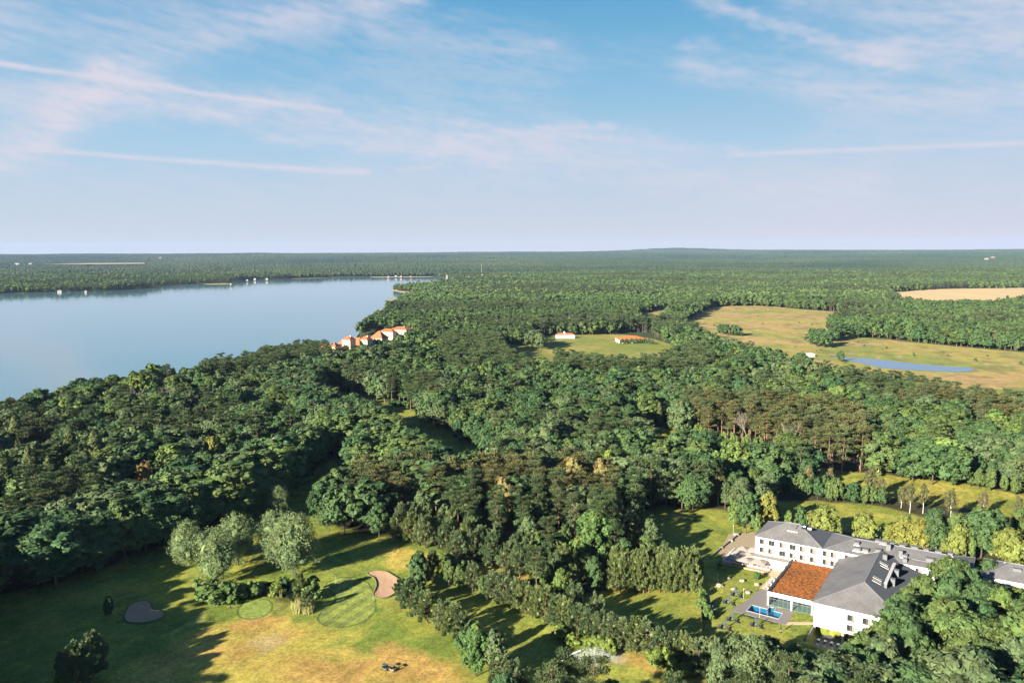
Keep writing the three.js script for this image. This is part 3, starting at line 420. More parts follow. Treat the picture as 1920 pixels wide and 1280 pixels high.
for (const [x, y, h, w] of [[752, 1128, 7], [764, 1143, 8], [772, 1150, 10], [786, 1166, 9, 0.8], [802, 1170, 9], [834, 1186, 9, 0.8], [852, 1198, 9.5], [866, 1206, 8], [940, 1290, 9], [960, 1310, 9]]) at('young_pine', x, y, h, { wide: (w ?? 1.05) * 1.3, label: `${NTH[nth++]} bushy pine from the kidney-shaped bunker in the short row along the dry fairway`, group: 'short pine row along the dry fairway' });
for (const [x, y, h, b] of [[842, 1100, 9, 1], [862, 1108, 8, 1], [886, 1112, 9, 0], [905, 1124, 8, 1], [924, 1128, 9], [945, 1138, 10], [963, 1142, 9], [985, 1152, 9.5], [1004, 1160, 9], [1022, 1168, 10], [1044, 1178, 9], [1062, 1188, 9.5], [1082, 1196, 9], [1102, 1204, 10], [1124, 1210, 9], [1146, 1216, 9.5], [1168, 1222, 9], [1192, 1226, 10], [1212, 1232, 9.5], [1238, 1240, 9], [1262, 1246, 9], [1284, 1252, 9], [1310, 1262, 9], [1336, 1268, 10], [1052, 1200, 4, 1], [1110, 1218, 4, 1], [1140, 1226, 4, 1], [1076, 1210, 3.6, 1], [1250, 1254, 5, 1], [1290, 1262, 4, 1], [1230, 1250, 4, 1]]) at(b === 1 ? (h > 6 ? 'broadleaf' : 'shrub') : 'young_pine', x, y, h, { wide: b === 1 && h > 6 ? 0.74 : 1.15, ti: b === 1 ? 2 : undefined, label: b === 1 ? (h > 6 ? 'broad leafy tree at the bunker end of the long pine row' : 'leafy green bush at the foot of the long pine row') : `${NTH[++nth - 11]} bushy pine from the bunker end of the long row beyond the shaded strip`, group: 'long pine row beyond the shaded strip' });
for (let i = 0; i < 34; i++) { const t = i / 33, px = lerp(742, 1070, t) + (rnd() - 0.5) * 12, py = lerp(1014, 1116, t ** 1.1) - (i % 3) * 9; at('young_pine', px, py, 9.5 + rnd() * 3, { wide: 0.95, label: `bushy young pine in the ${['outer', 'middle', 'inner'][i % 3]} row of the thicket, ${t < 0.3 ? 'above the burnt strip' : t < 0.65 ? 'above the shaded glade' : 'beside the big fresh green oak'}`, group: 'pine thicket above the burnt strip' }); }
for (let i = 0; i < 24; i++) at('young_pine', lerp(1152, 1300, (i % 12) / 11) + (rnd() - 0.5) * 8, 1110 + (i > 11 ? -14 : 0) + rnd() * 6, 11 + rnd() * 2, { wide: 0.78, ti: 2, label: `${NTH[11 - i % 12]} slim pine from the hotel lawn in the ${i > 11 ? 'back' : 'front'} row of the even stand`, group: 'even pine stand beside the hotel lawn' });
for (const [x, y, h, w, t] of [[1440, 990, 13.5, 0.62, 1], [1545, 1008, 12.5, 0.95, 0], [1572, 1014, 7, 0.7, 0], [1622, 1022, 12, 0.84, 0], [1664, 1024, 8, 0.75, 0], [1690, 1034, 12, 0.8, 1], [1718, 1036, 12, 0.85, 1], [1770, 1046, 8, 0.6, 0], [1795, 1050, 13, 0.55, 0], [1893, 1062, 13, 0.9, 0]]) at('linden', x, y, h, { wide: w * h / 11, ti: t, label: ['yellow-green linden behind the long hotel wing', 'golden linden behind the long hotel wing'][t], group: 'lindens behind the hotel' });
for (const [x, y, h] of [[1399, 1000, 15], [1420, 1004, 9], [1500, 1004, 12], [1478, 1000, 9], [1750, 1040, 15], [1840, 1046, 18], [1862, 1040, 16], [1822, 1052, 9], [1376, 990, 11]]) at('broadleaf', x, y, h, { ti: h < 12 ? 3 : 0, wide: h / 18 * 0.92, label: 'green broadleaf tree between the lindens behind the hotel', group: 'broadleaf trees behind the hotel' });
for (const [x, y, h] of [[1633, 936, 15], [1652, 942, 11], [1706, 962, 13], [1731, 962, 13], [1782, 976, 13], [1690, 952, 9], [1844, 968, 11], [1908, 982, 11], [1440, 936, 12], [1515, 925, 13], [1556, 930, 13], [1500, 880, 13], [1470, 905, 12]]) at('birch', x, y, h, { label: 'slender pale birch along the bright fairway behind the hotel', group: 'birches along the bright fairway' });
for (const [x, y, h, w] of [[62, 955, 26, 1.15], [12, 958, 25, 1.2], [96, 956, 22, 1.1], [182, 908, 25, 1.3], [135, 892, 24, 1.3], [34, 872, 25, 1.35], [164, 938, 22, 1.1]]) at('poplar', x, y, h, { wide: w, label: 'slim upright poplar in the wood above the shaded fairway', group: 'poplars in the wood' });
for (const [x, y, h] of [[125, 812, 22], [150, 818, 21], [245, 774, 22], [258, 766, 23], [207, 788, 21], [275, 764, 23], [110, 806, 20]]) at('broadleaf', x, y, h, { tint: [2.7, 2.0, 1.2, 'lime green'], wide: h / 18 * 0.66, label: 'bright lime green tree in the wood near the bare dead trunks', group: 'lime green trees in the lakeside wood' });
for (const [x, y, h, tint, l] of [[272, 948, 19, [3.2, 1.25, 1.1], 'rusty orange-leaved tree in the wood above the shaded fairway'], [942, 988, 20, [2.6, 1.15, 1.2], 'rust-tinged tree below the brown pine stand'], [1072, 955, 22, [2.6, 1.25, 1.2], 'rusty brown tree at the top of the brown pine stand'], [1128, 955, 22, [2.9, 1.35, 1.4], 'orange-tinged tree beside the brown pine stand'], [1140, 935, 22, [2.6, 1.9, 0.9], 'yellowing tree beside the orange-tinged one'], [400, 893, 20, [2.6, 1.6, 1], 'brownish yellow tree in the wood above the willows']]) at('broadleaf', x, y, h, { tint: [...tint, 'rusty'], wide: h / 18 * 0.62, label: l });
for (let i = 0; i < 22; i++) at(i % 3 ? 'broadleaf' : 'shrub', lerp(1300, 1452, i / 21) + (rnd() - 0.5) * 6, lerp(826, 862, i / 21) - rnd() * 4, i % 3 ? 7 + rnd() * 3 : 5, { ti: i % 3 ? 3 : 0, wide: i % 3 ? 0.62 : 1.3, label: 'light green bush along the foot of the pine wood above the ribbon fairway', group: 'bushes below the pine wood' });
for (const [x, y, h, w] of [[1712, 902, 18, 1.25], [1748, 908, 19, 1.3], [1786, 910, 18, 1.2], [1765, 896, 19, 1.2], [1730, 892, 19, 1.2], [1690, 896, 14, 0.9]]) at('broadleaf', x, y, h, { wide: w, v: 0, tint: [0.95, 1.0, 1, 'full dark green'], label: 'full round-topped oak of the big clump beside the pale dead tree', group: 'round oak clump' });
for (const [x, y, h, w] of [[1836, 915, 9, 0.7], [1858, 920, 10, 0.75], [1882, 922, 8, 0.7], [1905, 930, 9, 0.7], [1820, 912, 7, 0.6]]) at('broadleaf', x, y, h, { wide: w, v: 0, ti: 2, label: 'low leafy tree on the far side of the bright fairway end', group: 'low trees at the bright fairway end' });
for (let i = 0; i < 24; i++) at('broadleaf', lerp(1345, 1650, i / 23) + (rnd() - 0.5) * 8, lerp(912, 950, i / 23) + (rnd() - 0.5) * 6, 8.5 + rnd() * 3, { ti: [0, 2, 2, 0, 1][i % 5], wide: 0.62 + rnd() * 0.12, label: ['dark green', 'mid green', 'mid green', 'dark green', 'deep blue-green'][i % 5] + ' tree in the belt between the ribbon fairway and the lindens', group: 'tree belt behind the hotel' });
// a mass of trees before and beside the hotel
for (const [x, y, h, w, ti] of [[1385, 1290, 17, 0.8, 4], [1440, 1285, 17, 0.75, 4], [1420, 1330, 18, 0.9, 4], [1490, 1292, 12, 0.7, 3], [1522, 1290, 11, 0.7, 3], [1350, 1310, 14, 0.8, 4], [1590, 1318, 19, 1, 0], [1650, 1262, 17, 0.95, 2], [1612, 1290, 18, 0.9, 2], [1690, 1225, 18, 0.95, 0], [1730, 1180, 18, 1, 2], [1775, 1190, 17, 1, 0], [1700, 1300, 19, 1, 0], [1700, 1190, 16, 0.9, 2], [1780, 1140, 16, 0.95, 2], [1815, 1165, 16, 0.9, 0], [1875, 1205, 17, 0.95, 3], [1915, 1250, 18, 1, 0], [1905, 1180, 17, 1, 2], [1840, 1320, 16, 1, 2], [1900, 1330, 18, 1, 4], [1760, 1325, 14, 1, 3], [1960, 1260, 18, 1, 0], [1960, 1180, 18, 1, 2], [1850, 1120, 13, 0.9, 0]]) at('broadleaf', x, y, h, { wide: w, ti, label: `${plainTints.broadleaf[ti][3]} broadleaf tree in the grove ${y > 1275 ? 'below the pool lawn' : 'against the dark ribbed roof'}`, group: 'grove round the hotel' });

const inPoly = (P, x, z, m) => sdf(P, x, z, Math.abs(m) + 30) < m;
const pxZones = {   // stands of tall pine, by the photo pixel of the foot of the tree
  pine: [[[640, 930], [880, 930], [885, 978], [660, 985]], [[890, 925], [1150, 920], [1160, 990], [900, 992]], [[608, 722], [700, 726], [836, 748], [840, 800], [770, 770], [690, 745], [610, 738]], [[1270, 790], [1420, 780], [1580, 810], [1680, 850], [1600, 900], [1440, 870], [1290, 830]], [[1560, 720], [1760, 745], [1900, 780], [1920, 830], [1760, 800], [1580, 760]], [[20, 955], [180, 950], [190, 1040], [30, 1050]], [[830, 655], [1000, 660], [1000, 730], [840, 720]], [[330, 690], [650, 645], [660, 690], [400, 735]], [[1030, 690], [1330, 680], [1340, 730], [1040, 730]]],
};
const inPx = (P, x, y) => { let q = false; for (let i = 0, j = P.length - 1; i < P.length; j = i++) if ((P[i][1] > y) !== (P[j][1] > y) && x < (P[j][0] - P[i][0]) * (y - P[i][1]) / (P[j][1] - P[i][1]) + P[i][0]) q = !q; return q; };
const lawnList = Object.entries(LAWNS);
function open(x, z, margin) {
  if (onLake(x, z, 4)) return true;
  for (const [k, P] of lawnList) if (sdf(P, x, z, margin + 1) < margin) return true;
  for (const P of NOTREES) if (sdf(P, x, z, 4) < 3) return true;
  for (const P of CLEAR) if (sdf(P, x, z, 4) < 0) return true;
  return false;
}
// ground kept free of wood for houses
const CLEAR = [poly([[494, 838], [545, 838], [560, 885], [500, 900]]), poly([[610, 668], [640, 640], [700, 622], [775, 622], [780, 648], [720, 672], [660, 690], [615, 690]]), poly([[1148, 634], [1160, 624], [1225, 624], [1230, 642], [1190, 648], [1150, 644]]), poly([[498, 850], [535, 848], [538, 872], [500, 875]])];
// clumps of trees out on the links
for (const [x, y, h] of [[1352, 627, 14], [1362, 629, 15], [1378, 630, 15], [1388, 630, 11], [1520, 645, 16], [1532, 650, 17], [1545, 652, 17], [1555, 648, 17], [1562, 640, 18], [1572, 636, 20], [1540, 640, 16], [1525, 636, 14], [1590, 634, 18], [1610, 634, 17]]) at('broadleaf', x, y, h, { ti: 0, v: 0, wide: h / 18 * 1.45, label: y > 633 ? 'dark rounded tree in the clump above the white huts' : 'dark tree of the small clump at the edge of the links', group: 'tree clumps on the links' });
at('broadleaf', 1577.5, 678, 11, { ti: 0, v: 0, wide: 1.05, label: 'lone round tree on the bank of the long links pond' });
for (let i = 0; i < 46; i++) { const px = 1300 + rnd() * 620, py = 580 + rnd() * 140, [x, z] = gp(px, py); if (sdf(LAWNS.links, x, z) < -6 && sdf(LINKS_POND, x, z, 20) > 4) plant('shrub', x, z, 1.2 + rnd() * 1.6, { ti: 1, wide: 0.5 + rnd() * 0.5, mark: true, label: 'low dark gorse bush scattered over the dry links', group: 'bushes on the links' }); }
for (let i = 0; i < 30; i++) { const t = i / 29; at(i % 4 ? 'broadleaf' : 'shrub', lerp(1163, 1224, t), 645 + (i % 2) * 1.2 - 2 * Math.sin(t * 3), i % 4 ? 6.5 : 4.5, { wide: 0.42, ti: 0, label: 'clipped green tree in the hedge hiding the orange-roofed hall', group: 'hedge before the orange roof' }); }
// tall wood edge beside the shaded fairway, outside the picture: it throws the long shadow over the heart-shaped bunker
for (let k = 0; k < 2; k++) for (let i = 0; i < 13; i++) { const t = i / 12; plant(i % 5 === 2 ? 'pine' : 'broadleaf', lerp(-108, -166, t) - k * 8 + (rnd() - 0.5) * 3, lerp(-128, -232, t) + k * 4 + (rnd() - 0.5) * 3, 21 + rnd() * 3, { ti: 0, wide: 1.15 }); }
// the woods
{
  const A = 0.82; let step = 6.6;
  for (let zz = -70; zz > -900; zz -= step * 0.87) { const half = Math.max(215, -zz * 0.72); for (let xx = -half; xx < half; xx += step) {
    const x = xx + (rnd() - 0.5) * step * 0.8, z = zz + (rnd() - 0.5) * step * 0.8, r0 = rnd(), r1 = rnd(), r2 = rnd(), r3 = rnd(); if (open(x, z, 1.5) || (z > -150 && x > -100)) continue;
    const [px, py] = proj(x, 0, z); let edge = 99; for (const [, P] of lawnList) edge = Math.min(edge, sdf(P, x, z, 12));
    const [hu, hv] = hotelUV(x, z); if (hu > -30 && hu < 80 && hv < -40 && hv > -95 && py > 1180 && py < 1275 && px < 1560) continue; if (hu > -6 && hu < 80 && hv > 15 && hv < 34) continue; const tame = hu > -30 && hu < 110 && hv > -90 && hv < 70; if (tame && hv < 0 && !fits(x, z, 9, 3)) continue;                      // keep the pool lawn in sight
    if (px > 1440 && px < 1960 && py > 915 && py < 1010 && hv > 10) continue;
    const zone = pxZones.pine.some(P => inPx(P, px, py)), blob = fbm(x / 60 + 3, z / 60, 3), pineP = zone ? 0.88 : sstep(0.02, 0.4, blob) * 0.4 + 0.04;
    const n = near(x, z, edge < 4 ? 3.6 : 5.6); if (n && (n.mark || n.sp !== 'pine' || (r0 >= pineP && r3 < 0.6))) continue;
    if (py > 1010 && px > 640 && px < 1350 && r0 > 0.35) { if (r1 < 0.4) plant('young_pine', x, z, 8 + r2 * 3, {}); else plant('broadleaf', x, z, 10 + r2 * 5, { wide: 0.8 }); continue; }
    if (x < -112 && z > -235) { plant(r0 < 0.3 ? 'pine' : 'broadleaf', x, z, 19 + r1 * 5, {}); continue; }
    if (edge < 4 && r0 < 0.3) { plant('shrub', x, z, 2.5 + r1 * 3, { wide: 0.8 + r2 * 0.5 }); continue; }
    if (!zone && !tame && edge > 4 && r3 < (px < 640 ? 0.1 : px > 1250 ? 0.06 : 0.03)) { plant(r1 < 0.65 ? 'birch' : 'poplar', x, z, 13 + r2 * 5, {}); continue; }
    if (r0 < pineP && !tame) plant('pine', x, z, 17 + r1 * 6, { ti: zone && py > 780 && px > 600 ? (r2 < 0.6 ? 1 : 0) : [0, 2, 3, 3][Math.floor(r2 * 4)] });
    else { const shelter = (sdf(LAWNS.central, x, z, 40) < 34 && px < 850) || (px < 540 && py > 880 && sdf(LAWNS.main, x, z, 40) < 30), tall = shelter ? 19.5 + r1 * 4 : tame && hv > 0 ? 10 + r1 * 5 : 11 + r1 ** 1.2 * 11, ti = blob + (r2 - 0.5) * 0.9 > 0.25 ? 4 : r2 < 0.36 ? 0 : r2 < 0.52 ? 1 : r2 < 0.9 ? 2 : 3; plant('broadleaf', x, z, tall, { ti, wide: tall / 18 * (0.92 + r3 * 0.5) }); }
  } }
}

// ---------------------------------------------------------------- the hotel
const WHITE = mat(0.8, 0.78, 0.75, 0.8), GLASS = new THREE.MeshPhysicalMaterial({ color: RGB(0.02, 0.028, 0.03), roughness: 0.06, ior: 1.5 }), FRAME = mat(0.16, 0.13, 0.1, 0.6), CURTAIN = mat(0.2, 0.18, 0.16, 0.9), PAVE = mat(0.19, 0.17, 0.155, 0.9), DARK = mat(0.03, 0.032, 0.036, 0.7), STEEL = mat(0.55, 0.56, 0.58, 0.4, { metalness: 0.6 });
const slateTex = texture(512, 512, (i, j, o) => { const q = fbm(i / 90, j / 90, 4), s = 0.14 + 0.04 * q + 0.025 * vnoise(i / 2.5, j / 14) + 0.02 * vnoise(i / 1.3, j / 1.3); o[0] = s * 1.02; o[1] = s; o[2] = s * 1.0; }); slateTex.wrapS = slateTex.wrapT = THREE.RepeatWrapping;
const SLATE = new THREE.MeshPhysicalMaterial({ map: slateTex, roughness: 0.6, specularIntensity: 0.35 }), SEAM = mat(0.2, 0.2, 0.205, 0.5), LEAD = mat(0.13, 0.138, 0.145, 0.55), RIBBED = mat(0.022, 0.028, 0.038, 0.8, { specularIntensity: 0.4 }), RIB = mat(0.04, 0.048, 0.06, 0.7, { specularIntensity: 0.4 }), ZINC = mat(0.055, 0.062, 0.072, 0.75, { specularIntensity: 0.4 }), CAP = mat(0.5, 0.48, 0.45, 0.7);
// roof slopes: corners in (u, y, v) with v away from the facade, laid with metres as texture coordinates
function slope(pts) { const p = pts.map(q => new THREE.Vector3(q[0], q[1], -q[2])), e = p[1].clone().sub(p[0]).normalize(), n = e.clone().cross(p[2].clone().sub(p[0])).normalize(), f = n.clone().cross(e), pos = [], uv = []; for (let i = 1; i < p.length - 1; i++) for (const v of [p[0], p[i], p[i + 1]]) { pos.push(v.x, v.y, v.z); const d = v.clone().sub(p[0]); uv.push(d.dot(e) / 16, d.dot(f) / 16); } const g = new THREE.BufferGeometry(); g.setAttribute('position', new THREE.Float32BufferAttribute(pos, 3)); g.setAttribute('uv', new THREE.Float32BufferAttribute(uv, 2)); g.computeVertexNormals(); return g; }
function hipRoof(parent, u0, u1, v0, v1, e, ridge, a, b, label, far = SLATE) {   // ridge from a to b, each [u, v]; four slopes, a soffit and ribs on the slopes turned from the sun
  const o = 0.35; u0 -= o; u1 += o; v0 -= o; v1 += o; const along = Math.abs(b[0] - a[0]) > Math.abs(b[1] - a[1]); const A = [u0, e, v0], B = [u1, e, v0], C = [u1, e, v1], D = [u0, e, v1], P = [a[0], ridge, a[1]], Q = [b[0], ridge, b[1]];
  const r = part('roof', slope(along ? [A, B, Q, P] : [A, B, P]), SLATE, parent); if (label) r.userData.label = label;
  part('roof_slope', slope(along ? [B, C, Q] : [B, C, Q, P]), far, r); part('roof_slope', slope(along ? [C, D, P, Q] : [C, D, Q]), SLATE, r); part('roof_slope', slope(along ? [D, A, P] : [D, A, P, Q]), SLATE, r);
  part('soffit', slope([A, D, C, B].map(q => [q[0], e - 0.02, q[2]])), WHITE, r);
  part('gutter', merge([box(u1 - u0 + 0.1, 0.16, 0.14, (u0 + u1) / 2, e - 0.05, -v0 + 0.07), box(0.14, 0.16, v1 - v0 + 0.1, u1 + 0.07, e - 0.05, -(v0 + v1) / 2), box(0.14, 0.16, v1 - v0 + 0.1, u0 - 0.07, e - 0.05, -(v0 + v1) / 2)]), LEAD, r);
  const bar = (p, q, w) => { const g = new THREE.BoxGeometry(w, w, p.distanceTo(q)); g.lookAt(q.clone().sub(p)); const m = p.clone().add(q).multiplyScalar(0.5); g.translate(m.x, m.y + 0.03, m.z); return g; }, V = q => new THREE.Vector3(q[0], q[1], -q[2]);
  part('ridge_cap', merge([bar(V(P), V(Q), 0.22), bar(V(A), V(P), 0.16), bar(V(D), V(along ? P : Q), 0.16), bar(V(B), V(along ? Q : P), 0.16), bar(V(C), V(Q), 0.16)]), SEAM, r);
  return r;
}
function ribs(parent, lo0, lo1, hi0, hi1, gap) {   // standing seams running up a slope between its foot lo0-lo1 and its head hi0-hi1 (both run along v)
  const L = []; for (let v = Math.min(lo0[2], lo1[2]) + gap / 2; v < Math.max(lo0[2], lo1[2]); v += gap) { const t = (v - lo0[2]) / (lo1[2] - lo0[2]); let k = 1; const hv0 = Math.min(hi0[2], hi1[2]), hv1 = Math.max(hi0[2], hi1[2]); if (v < hv0) k = (v - Math.min(lo0[2], lo1[2])) / (hv0 - Math.min(lo0[2], lo1[2])); if (v > hv1) k = (Math.max(lo0[2], lo1[2]) - v) / (Math.max(lo0[2], lo1[2]) - hv1);
    const p = new THREE.Vector3(lo0[0], lo0[1], -v), q = new THREE.Vector3(lerp(lo0[0], hi0[0], k), lerp(lo0[1], hi0[1], k), -v), g = new THREE.BoxGeometry(0.12, 0.16, Math.max(0.1, p.distanceTo(q))); g.lookAt(q.clone().sub(p)); g.translate((p.x + q.x) / 2, (p.y + q.y) / 2 + 0.08, -v); L.push(g); }
  const o = part('standing_seams', merge(L), RIB, parent); o.userData.kind = 'stuff'; return o;
}
// a wall with real openings; it stands on y0 from (0,0) along +x, outside on +z
function openWall(w, h, holes, depth = 0.35) { const s = new THREE.Shape(); s.moveTo(0, 0); s.lineTo(w, 0); s.lineTo(w, h); s.lineTo(0, h); for (const [x, y, a, b] of holes) { const p = new THREE.Path(); p.moveTo(x, y); p.lineTo(x, y + b); p.lineTo(x + a, y + b); p.lineTo(x + a, y); s.holes.push(p); } const g = new THREE.ExtrudeGeometry(s, { depth, bevelEnabled: false }); g.translate(0, 0, -depth); return g; }
function windowIn(parent, x, y, z, w, h, open = 0) { const o = new THREE.Group(); o.name = 'window'; o.position.set(x, y, z); parent.add(o); const f = 0.09; part('frame', merge([box(w, f, 0.1, w / 2, f / 2, -0.2), box(w, f, 0.1, w / 2, h - f / 2, -0.2), box(f, h, 0.1, f / 2, h / 2, -0.2), box(f, h, 0.1, w - f / 2, h / 2, -0.2), box(f, h, 0.1, w * 0.5, h / 2, -0.2)]), FRAME, o); part('pane', box(w - 0.1, h - 0.1, 0.03, w / 2, h / 2, -0.24), GLASS, o); if (open > 0) part('curtain', box(w * open, h - 0.2, 0.02, w - w * open / 2 - 0.08, h / 2, -0.205), CURTAIN, o); part('sill', box(w + 0.16, 0.06, 0.3, w / 2, -0.03, -0.06), LEAD, o); return o; }
const hotelTurn = -Math.atan2(HOTEL.uz, HOTEL.ux);
const hotel = thing('hotel_building', 'white hotel with grey hipped roofs, glass pool hall and rusty planted roof', 'hotel', HOTEL.x, 0, HOTEL.z, hotelTurn);
{
  const cols = [1.4, 4.3, 7.9, 11.2, 14.4, 17.7, 21.6, 24, 28.2, 31.4, 35, 38, 41.5, 45, 48.5, 52], rows = [4.0, 6.85], win = []; for (const y of rows) for (const x of cols) win.push([x, y, 2.05, 1.75]);
  const front = part('wall', openWall(63, 9.25, win), WHITE, hotel); front.userData.label = 'long white facade with two rows of windows';
  for (const [x, y, w, h] of win) windowIn(hotel, x, y, 0, w, h, [0, 0.5, 0.35, 0.6][Math.floor(rnd() * 4)]);
  part('wall', merge([box(0.35, 9.25, 15.9, 0.18, 4.625, -8.3), box(63, 9.25, 0.35, 31.5, 4.625, -16.2), box(0.35, 9.25, 15.6, 62.8, 4.625, -8.2), box(62, 0.2, 15.5, 31.5, 0.1, -8.2)]), WHITE, hotel);
  for (const x of [7.0, 13.4, 26.6]) part('rainwater_pipe', cyl(0.06, 0.06, 9.1, x, 0.05, 0.09, 6), CAP, hotel);
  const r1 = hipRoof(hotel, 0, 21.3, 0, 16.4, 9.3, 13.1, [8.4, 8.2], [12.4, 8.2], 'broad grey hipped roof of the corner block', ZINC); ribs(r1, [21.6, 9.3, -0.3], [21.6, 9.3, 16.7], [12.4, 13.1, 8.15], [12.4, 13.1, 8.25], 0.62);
  part('roof_rail', merge([box(3.4, 0.26, 0.3, 11, 11.55, -4.3), box(0.12, 0.9, 0.12, 9.6, 11.2, -4.3), box(0.12, 0.9, 0.12, 12.4, 11.2, -4.3)]), CAP, r1); part('flue', cyl(0.14, 0.14, 1.9, 11.6, 11.8, -5.6, 8), LEAD, r1); part('flue', cyl(0.1, 0.1, 1, 5.6, 11.3, -8.2, 8), LEAD, r1);
  part('skylight', box(1.5, 0.4, 2.2, 13.7, 12.75, -8.9), GLASS, r1); part('skylight', box(1.5, 0.4, 1.6, 14.2, 12.6, -6.8), GLASS, r1); part('roof_hatch', box(2, 0.5, 0.9, 15.4, 12.4, -7.6), CAP, r1);
  const r2 = hipRoof(hotel, 22.4, 63, -0.1, 16.2, 9.45, 11.7, [30, 8], [56, 8], 'long low grey roof of the wing'); 
  part('valley_roof', slope([[20.6, 9.32, 0.2], [24, 9.6, 0.2], [24, 9.8, 16.4], [20.6, 9.34, 16.4]]), LEAD, r2);
  const dormers = [[31, 5.2], [34, 2.4], [31.6, 2.2], [36.2, 10.8], [37.6, 3.4], [38.3, 8.4], [40.6, 10.4], [43.6, 9.6], [47, 10.6], [50.4, 9.4], [53.8, 9.0], [52, 3.6], [57, 9.6], [45, 3.2]];
  dormers.forEach(([u, v], i) => { const y = 9.45 + Math.min(1, (8 - Math.abs(v - 8)) / 8) * 2.2, d = new THREE.Group(); d.name = 'roof_vent'; d.position.set(u, y, -v); hotel.add(d); const w = 1.3 + (i % 3) * 0.35; part('housing', box(w, 1.0, 1.5, 0, 0.25, 0), LEAD, d); part('cover', box(w + 0.25, 0.1, 1.8, 0, 0.82, 0), SLATE, d); if (i % 4 !== 3) part('upstand', box(w + 0.5, 0.3, 0.2, 0, -0.05, 1.1), CAP, d); });
  part('chimney', box(1.3, 2.2, 1.6, 40.2, 11.6, -5.4), LEAD, hotel); part('chimney', box(1.1, 2, 1.2, 44, 11.2, -3), LEAD, hotel); part('parapet', box(8.5, 0.35, 0.35, 51.5, 10.1, -2.7), CAP, hotel); for (let i = 0; i < 9; i++) part('safety_post', cyl(0.05, 0.05, 1.6, 28 + i * 4.1, 9.4, -16.3, 5), STEEL, hotel);
  // low annex behind the terrace
  part('annex_wall', openWall(13, 3.1, [[10.9, 0.02, 1.1, 2.2]]), WHITE, hotel, [-0.4, 0, 2.6]); part('annex_roof', merge([box(13.4, 0.22, 3.2, 6.1, 3.2, 1.3)]), mat(0.24, 0.22, 0.2, 0.8), hotel); part('door', box(1.0, 2.1, 0.08, 11.05, 1.06, 2.3), FRAME, hotel); part('notice_panel', box(0.8, 0.8, 0.05, 9.4, 0.9, 2.64), mat(0.75, 0.25, 0.08, 0.6), hotel);
  // pool hall with planted roof
  const U0 = 12.6, U1 = 26.9, V0 = -31, V1 = -1.6, n = 110, g = new THREE.PlaneGeometry(U1 - U0 - 1.1, V1 - V0 - 0.8, n, n * 2); g.rotateX(-Math.PI / 2); g.translate((U0 + U1) / 2 + 0.2, 4.05, -(V0 + V1) / 2); const c = [], p = g.attributes.position;
  for (let i = 0; i < p.count; i++) { const x = p.getX(i), z = p.getZ(i), a = fbm(x / 0.5, z / 0.5, 3), b = fbm(x / 5 + 20, z / 5, 3), k = clamp(0.55 + a * 1.0 + b * 0.35); p.setY(i, 4.05 + 0.16 * a + 0.07 * (rnd() - 0.5)); c.push(lerp(0.085, 0.29, k), lerp(0.042, 0.105, k), lerp(0.016, 0.032, k)); }
  g.setAttribute('color', new THREE.Float32BufferAttribute(c, 3)); g.computeVertexNormals(); const sed = part('planted_roof', g, new THREE.MeshPhysicalMaterial({ vertexColors: true, roughness: 1, specularIntensity: 0.1 }), hotel); sed.userData.label = 'rusty orange planted flat roof of the pool hall';
  part('hall_fascia', merge([box(U1 - U0 - 0.15, 1.25, 0.4, (U0 + U1) / 2 - 0.1, 3.72, -V0 - 0.2), box(0.4, 1.2, V1 - V0 - 0.8, U0 + 0.2, 3.68, -(V0 + V1) / 2), box(U1 - U0, 0.2, V1 - V0 - 0.5, (U0 + U1) / 2, 3.2, -(V0 + V1) / 2)]), WHITE, hotel); part('coping', merge([box(0.75, 0.12, V1 - V0, U0 + 0.25, 4.36, -(V0 + V1) / 2), box(U1 - U0 - 0.8, 0.1, 0.3, (U0 + U1) / 2 + 0.2, 4.4, -V0 - 0.2)]), DARK, hotel);
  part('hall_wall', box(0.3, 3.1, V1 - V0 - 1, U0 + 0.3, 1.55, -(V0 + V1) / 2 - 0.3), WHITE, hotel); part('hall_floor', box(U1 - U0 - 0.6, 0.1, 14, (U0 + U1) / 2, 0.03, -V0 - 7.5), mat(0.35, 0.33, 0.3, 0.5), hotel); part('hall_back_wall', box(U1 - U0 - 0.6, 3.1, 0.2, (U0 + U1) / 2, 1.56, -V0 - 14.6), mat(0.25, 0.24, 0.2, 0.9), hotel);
  for (const u of [12.85, 19.6, 25.4]) part('column', box(0.4, 3.1, 0.4, u, 1.55, -V0 - 0.25), WHITE, hotel);
  const pane = new THREE.MeshPhysicalMaterial({ color: RGB(0.75, 0.88, 0.9), roughness: 0.02, transmission: 1, thickness: 0, ior: 1.5 });
  for (let i = 0; i < 10; i++) { const u = 13.15 + i * 1.36; part('glass_pane', box(1.26, 2.9, 0.02, u + 0.63, 1.55, -V0 - 0.3), pane, hotel); part('mullion', box(0.07, 3.0, 0.1, u, 1.55, -V0 - 0.3), LEAD, hotel); } part('transom', box(13.6, 0.07, 0.1, 19.8, 2.2, -V0 - 0.24), LEAD, hotel);
  // spa block with the big hipped roof
  const spa = []; for (const y of [0.85, 3.75]) for (const x of [8.7, 12.6, 16.4]) spa.push([x, y, 2.05, 1.75]);
  part('spa_wall', openWall(22.8, 6.95, spa), WHITE, hotel, [27.2, 0, 37.1]); for (const [x, y, w, h] of spa) windowIn(hotel, 27.2 + x, y, 37.1, w, h, 0.3);
  part('spa_wall', merge([box(0.35, 6.95, 36.4, 27.38, 3.475, 18.4), box(0.35, 10, 36.4, 49.8, 1.95, 18.4), box(22.5, 0.25, 36, 38.6, -0.12, 18.5)]), WHITE, hotel);
